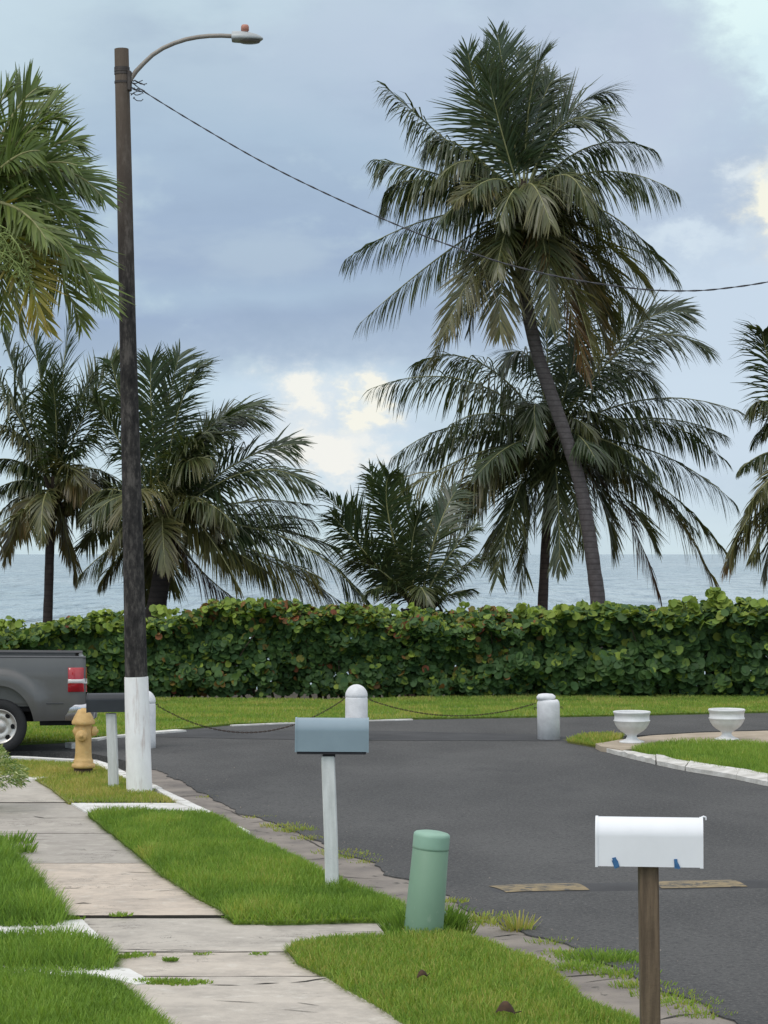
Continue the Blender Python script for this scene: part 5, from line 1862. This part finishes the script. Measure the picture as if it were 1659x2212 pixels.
# -- G: bright Christmas palm in the left foreground
zg = lambda x, y: (.3968 * x, .3968 * y)
fg = FL(zg, [(0, 760, 300, 560, .2, .1, .5, .25), (60, 560, 200, 480, -.3, .12, .7, .2), (-60, 600, 60, 470, .3, .1, .8, .2), (330, 760, 560, 1080, .25, .03, .25, .45), (280, 800, 480, 1060, -.3, .05, .3, .5), (330, 700, 420, 780, -.2, .1, .4, .4),
             (200, 1000, 380, 1180, .4, .12, .2, .45), (330, 1180, 590, 1660, .3, .14, .2, .4), (300, 1220, 500, 1640, -.3, .1, .3, .45), (140, 1180, 210, 1760, .5, .62, .7, .25), (100, 1260, 260, 1790, .4, .55, -.5, .25), (60, 1240, 110, 1800, -.3, .5, .4, .3), (260, 1260, 440, 1760, .1, .35, .5, .35),
             (150, 640, 330, 640, .4, .08, .3, .3), (200, 820, 420, 900, .5, .06, .2, .4), (180, 1100, 380, 1400, .6, .12, .2, .4), (60, 800, 220, 820, .7, .1, .5, .35), (100, 1050, 250, 1300, .8, .2, .3, .4), (20, 1250, 20, 1760, .2, .4, .4, .3), (260, 950, 500, 1330, -.3, .05, .2, .5), (-100, 1150, -80, 1700, .4, .3, .3, .4), (-300, 700, -500, 900, .1, .1, .4, .4), (-350, 900, -600, 1250, .2, .1, .2, .5), (-300, 1250, -450, 1650, .1, .2, .2, .5), (-200, 600, -250, 350, .1, .05, .6, .3)])
gp = palm('bright green feathery palm with pale flower sprays reaching towards the utility pole', 22.0, (-150, 1760), [(-150, 1750, 17), (-148, 1400, 15), (-145, 1000, 14), (-142, 600, 15)], (-60, 440), fg, 7, (1.2, 1.15, 1.0), 2, 1.3, 0, L=0.58,
          group=None, nl=50, lk=.32, mat='bright_palm_leaf', name='feather_palm', wind=(0.10, 0, 0), fill_age=(0, .35), width=0.026, droop_k=0.5)
rr = random.Random(31)
cg = P(-30, 470, 21.7)
mb = MB()
for k in range(26):      # branching flower sprays
    a = rr.uniform(-0.2, 1.0)
    p = cg + Vector((rr.uniform(-.1, .25), rr.uniform(-.35, .1), rr.uniform(-.5, -.1)))
    pth = [p]
    d = Vector((math.cos(a) * .6, rr.uniform(-.4, .2), rr.uniform(-.1, .4)))
    for _ in range(6):
        d = d + Vector((rr.uniform(-.12, .12), rr.uniform(-.1, .1), -.24))
        p = p + d.normalized() * 0.075
        pth.append(p)
    mb.tube(pth, [0.006] * 3 + [0.004] * 4, 5)
    for q_ in pth[2:]:
        for _ in range(3):
            e = q_ + Vector((rr.uniform(-.07, .07), rr.uniform(-.07, .07), rr.uniform(-.09, .03)))
            mb.tube([q_, e], [0.003, 0.005], 4)
mb.build('flower_sprays', 'pale_flower', gp, gp.location)


# ================================================================== HEDGE
def hedge(label, x0, x1, tops, base_y, leaf, reds, yellow, seed, dens=1.0, Yf=41.0, deep=1.9):
    rg = np.random.default_rng(seed)
    A, B = G(x0, base_y, 0).x * Yf / G(x0, base_y, 0).y, G(x1, base_y, 0).x * Yf / G(x1, base_y, 0).y
    th = thing('hedge', label, 'hedge', ((A + B) / 2, Yf + deep / 2, 0.03), 'sea grape hedge along the shore')
    tx = [P(x, y, Yf + 0.5).x for x, y in tops]
    tzv = [P(x, y, Yf + 0.5).z - 0.07 for x, y in tops]
    top = lambda x: np.interp(x, tx, tzv)
    n1, n2 = int((B - A) * 1.7 * 640 * dens / (leaf / .17) ** 2), int((B - A) * deep * 300 * dens / (leaf / .17) ** 2)
    # front
    xs1, zz1 = rg.uniform(A, B, n1), rg.uniform(0.0, 1.0, n1) ** 0.9
    tp1 = top(xs1)
    tp1 = tp1 + np.array([noise.noise(Vector((x * 1.1, Yf * 1.1, seed + 9))) + .8 * noise.noise(Vector((x * 4, Yf * 4, seed + 2))) for x in xs1]) * .24
    z1 = 0.02 + zz1 * (tp1 - 0.10)
    lump = np.array([noise.noise(Vector((x * .9, z * 1.1, seed))) + 0.75 * noise.noise(Vector((x * 2.6, z * 2.6, seed + 4))) for x, z in zip(xs1, z1)])
    round_ = np.clip((z1 / tp1 - 0.72) / 0.28, 0, 1) ** 2 * 0.35 + np.clip(0.25 - z1, 0, 1) * 0.9
    y1 = Yf + 0.40 - lump * 0.48 + round_ + np.where(rg.random(n1) < .5, np.abs(rg.normal(0, 0.13, n1)), rg.uniform(.1, deep - .5, n1))
    # top
    xs2, y2 = rg.uniform(A, B, n2), Yf + rg.uniform(0.1, deep, n2)
    lump2 = np.array([noise.noise(Vector((x * 1.1, y * 1.1, seed + 9))) + .8 * noise.noise(Vector((x * 4, y * 4, seed + 2))) for x, y in zip(xs2, y2)])
    z2 = top(xs2) - 0.08 + lump2 * 0.26 - np.abs(rg.normal(0, 0.07, n2)) - np.clip(Yf + 0.4 - y2, 0, 1) * .3
    X = np.concatenate([xs1, xs2])
    Yv = np.concatenate([y1, y2])
    Z = np.concatenate([z1, z2])
    n = len(X)
    out = np.stack([rg.normal(0, .55, n), np.concatenate([rg.normal(-.85, .4, n1), rg.normal(-.35, .45, n2)]), np.concatenate([rg.normal(.55, .45, n1), rg.normal(.8, .35, n2)])], 1)
    N = norm(out)
    U = norm(np.cross(N, rg.normal(0, 1, (n, 3))))
    V_ = np.cross(N, U)
    s = leaf * rg.uniform(0.6, 1.2, n) / 2
    # round leaf: centre line + two fan halves as quads (9 vertices)
    k = 8
    an = np.arange(k) * 2 * np.pi / k
    ca = np.array([X, Yv, Z]).T
    ring = ca[:, None] + (U[:, None] * np.cos(an)[None, :, None] + V_[:, None] * np.sin(an)[None, :, None] * 0.92) * s[:, None, None]
    ring += N[:, None] * (np.abs(np.sin(an))[None, :, None] * (s * rg.uniform(.1, .45, n))[:, None, None])
    VV = ring.reshape(-1, 3)
    q_ = np.array([[0, 1, 2, 3], [0, 3, 4, 7], [7, 4, 5, 6]])
    Q = (np.arange(n)[:, None, None] * k + q_[None]).reshape(-1, 4)
    rel = np.clip((Z - (top(X) - .45)) / .45, 0, 1)
    young = (rg.random(n) < (yellow * (0.25 + 1.1 * rel)))
    age = rg.beta(2, 4, n) * 0.45
    age[young] = rg.uniform(.45, .68, young.sum())
    patchy = np.array([noise.noise(Vector((x * .8, z * 1.2, seed + 20))) for x, z in zip(X, Z)])
    red = rg.random(n) < reds * (0.3 + 1.2 * rel) * (0.4 + 2.2 * np.clip(patchy, 0, 1))
    age[red] = rg.uniform(.72, 1.0, red.sum())
    var = rg.uniform(.15, .9, n)
    VV = VV - np.array(th.location)
    # leafy shoots that stick out of the top
    rr = random.Random(seed)
    SV, SA, SR = [], [], []
    shoots = [(rr.uniform(A, B), Yf + rr.uniform(.2, .9), rr.uniform(.08, .2)) for _ in range(int((B - A) * 2.2))]
    if x1 > 1545 > x0:
        shoots += [(P(1545, 1290, Yf + .4).x + dx_, Yf + .4, .30) for dx_ in (0, .03, -.03)]
    for (sx_, sy_, sh_) in shoots:
        zb_ = float(top(sx_)) - .12
        for q in range(int(5 + sh_ * 40)):
            c = Vector((sx_ + rr.gauss(0, .05), sy_ + rr.gauss(0, .05), zb_ + .1 + sh_ * rr.random() * 1.1))
            nn = Vector((rr.gauss(0, .6), rr.gauss(-.6, .5), rr.gauss(.5, .5))).normalized()
            uu = nn.orthogonal().normalized()
            vv_ = nn.cross(uu)
            r_ = leaf * rr.uniform(.3, .55)
            for kk in range(8):
                an_ = kk * math.pi / 4
                SV.append(tuple(c + (uu * math.cos(an_) + vv_ * math.sin(an_)) * r_ + nn * abs(math.sin(an_)) * r_ * .25 - Vector(th.location)))
            SA.extend([rr.uniform(.45, .66)] * 8)
            SR.extend([rr.uniform(.3, .9)] * 8)
    ns_ = len(SV) // 8
    Q2 = (np.arange(n, n + ns_)[:, None, None] * 8 + q_[None]).reshape(-1, 4)
    np_mesh('foliage', np.concatenate([VV, np.array(SV)]), np.concatenate([Q, Q2]), 'grape_leaf', th,
            {'age': np.concatenate([np.repeat(age, k), SA]), 'var': np.concatenate([np.repeat(var, k), SR])}, False)
    # woody stems
    mb = MB()
    for _ in range(int((B - A) * 9)):
        x, y = rr.uniform(A, B), Yf + rr.uniform(.9, deep - .3)
        p = Vector((x, y, ZB))
        pth = [p]
        d = Vector((rr.uniform(-.4, .4), rr.uniform(-.5, .3), 1))
        hgt = float(top(x)) - 0.1
        for j in range(5):
            d = (d + Vector((rr.uniform(-.35, .35), rr.uniform(-.3, .3), .1))).normalized()
            p = p + d * (hgt - ZB) / 5.2
            p.z = min(p.z, hgt)
            pth.append(p.copy())
        mb.tube(pth, [.03, .026, .022, .018, .012, .007], 6)
    mb.build('stems', 'twig', th, th.location)
    return th


TOPS = [(-300, 1345), (0, 1348), (60, 1345), (120, 1336), (200, 1330), (260, 1334), (330, 1325), (400, 1322), (500, 1302), (600, 1296), (700, 1308), (800, 1316), (900, 1318), (1000, 1314), (1050, 1312), (1110, 1320), (1150, 1316), (1200, 1320), (1250, 1308), (1330, 1297), (1380, 1304), (1420, 1312), (1480, 1300), (1520, 1304),
        (1560, 1298), (1610, 1300), (1659, 1296), (2300, 1300)]
hedge('sea grape hedge behind the pickup truck and utility pole, light green leaves', -420, 335, TOPS, 1516, .155, .015, .52, 21)
hedge('sea grape hedge with reddish young leaves behind the blue mailbox and domed bollard', 335, 1190, TOPS, 1518, .135, .20, .42, 22)
hedge('dark sea grape hedge with big round leaves behind the urn planters', 1190, 2050, TOPS, 1512, .175, .004, .42, 23)

# sprig poking out of the hedge belongs to the right hand hedge
# ---- pale variegated shrub at the left edge
sb = G(-45, 1745, 0.02)
shr = thing('variegated_shrub', 'pale variegated shrub spilling over the sidewalk edge', 'shrub', sb)
rg = np.random.default_rng(5)
n = 2600
sy = sb.y / F
th_ = rg.uniform(0, 2 * np.pi, n)
ph = np.arccos(rg.uniform(-.3, 1, n))
rad = rg.uniform(.5, 1.0, n) ** .5
Xc = np.stack([np.sin(ph) * np.cos(th_) * .42 * rad, np.sin(ph) * np.sin(th_) * .38 * rad, np.cos(ph) * .36 * rad + .32], 1)
Xc += np.stack([vnoise(Xc[:, 0], Xc[:, 2], 5, 1), vnoise(Xc[:, 0], Xc[:, 2], 5, 4), vnoise(Xc[:, 0], Xc[:, 1], 5, 7)], 1) * .12
D = norm(Xc - np.array([0, 0, .25]) + rg.normal(0, .25, (n, 3)))
Wd = norm(np.cross(D, rg.normal(0, 1, (n, 3))))
ln, w = rg.uniform(.04, .085, n), rg.uniform(.012, .02, n)
V = np.empty((n, 4, 3))
V[:, 0] = Xc
V[:, 1] = Xc + D * (ln * .5)[:, None] + Wd * (w / 2)[:, None]
V[:, 2] = Xc + D * ln[:, None] + np.array([0, 0, -.015])
V[:, 3] = Xc + D * (ln * .5)[:, None] - Wd * (w / 2)[:, None]
np_mesh('foliage', V.reshape(-1, 3), np.arange(n * 4).reshape(n, 4), 'variegated_leaf', shr, {'age': np.repeat(rg.uniform(0, 1, n), 4), 'var': np.repeat(rg.uniform(.2, .8, n), 4)})
mb = MB()
for _ in range(24):
    a, e = rg.uniform(0, 6.28), rg.uniform(.2, .9)
    d = Vector((math.cos(a) * e, math.sin(a) * e, 1)).normalized()
    mb.tube([(0, 0, -.05), d * .2, d * .45 + Vector((0, 0, -.03 * e))], [.012, .009, .004], 6)
mb.build('stems', 'twig', shr)
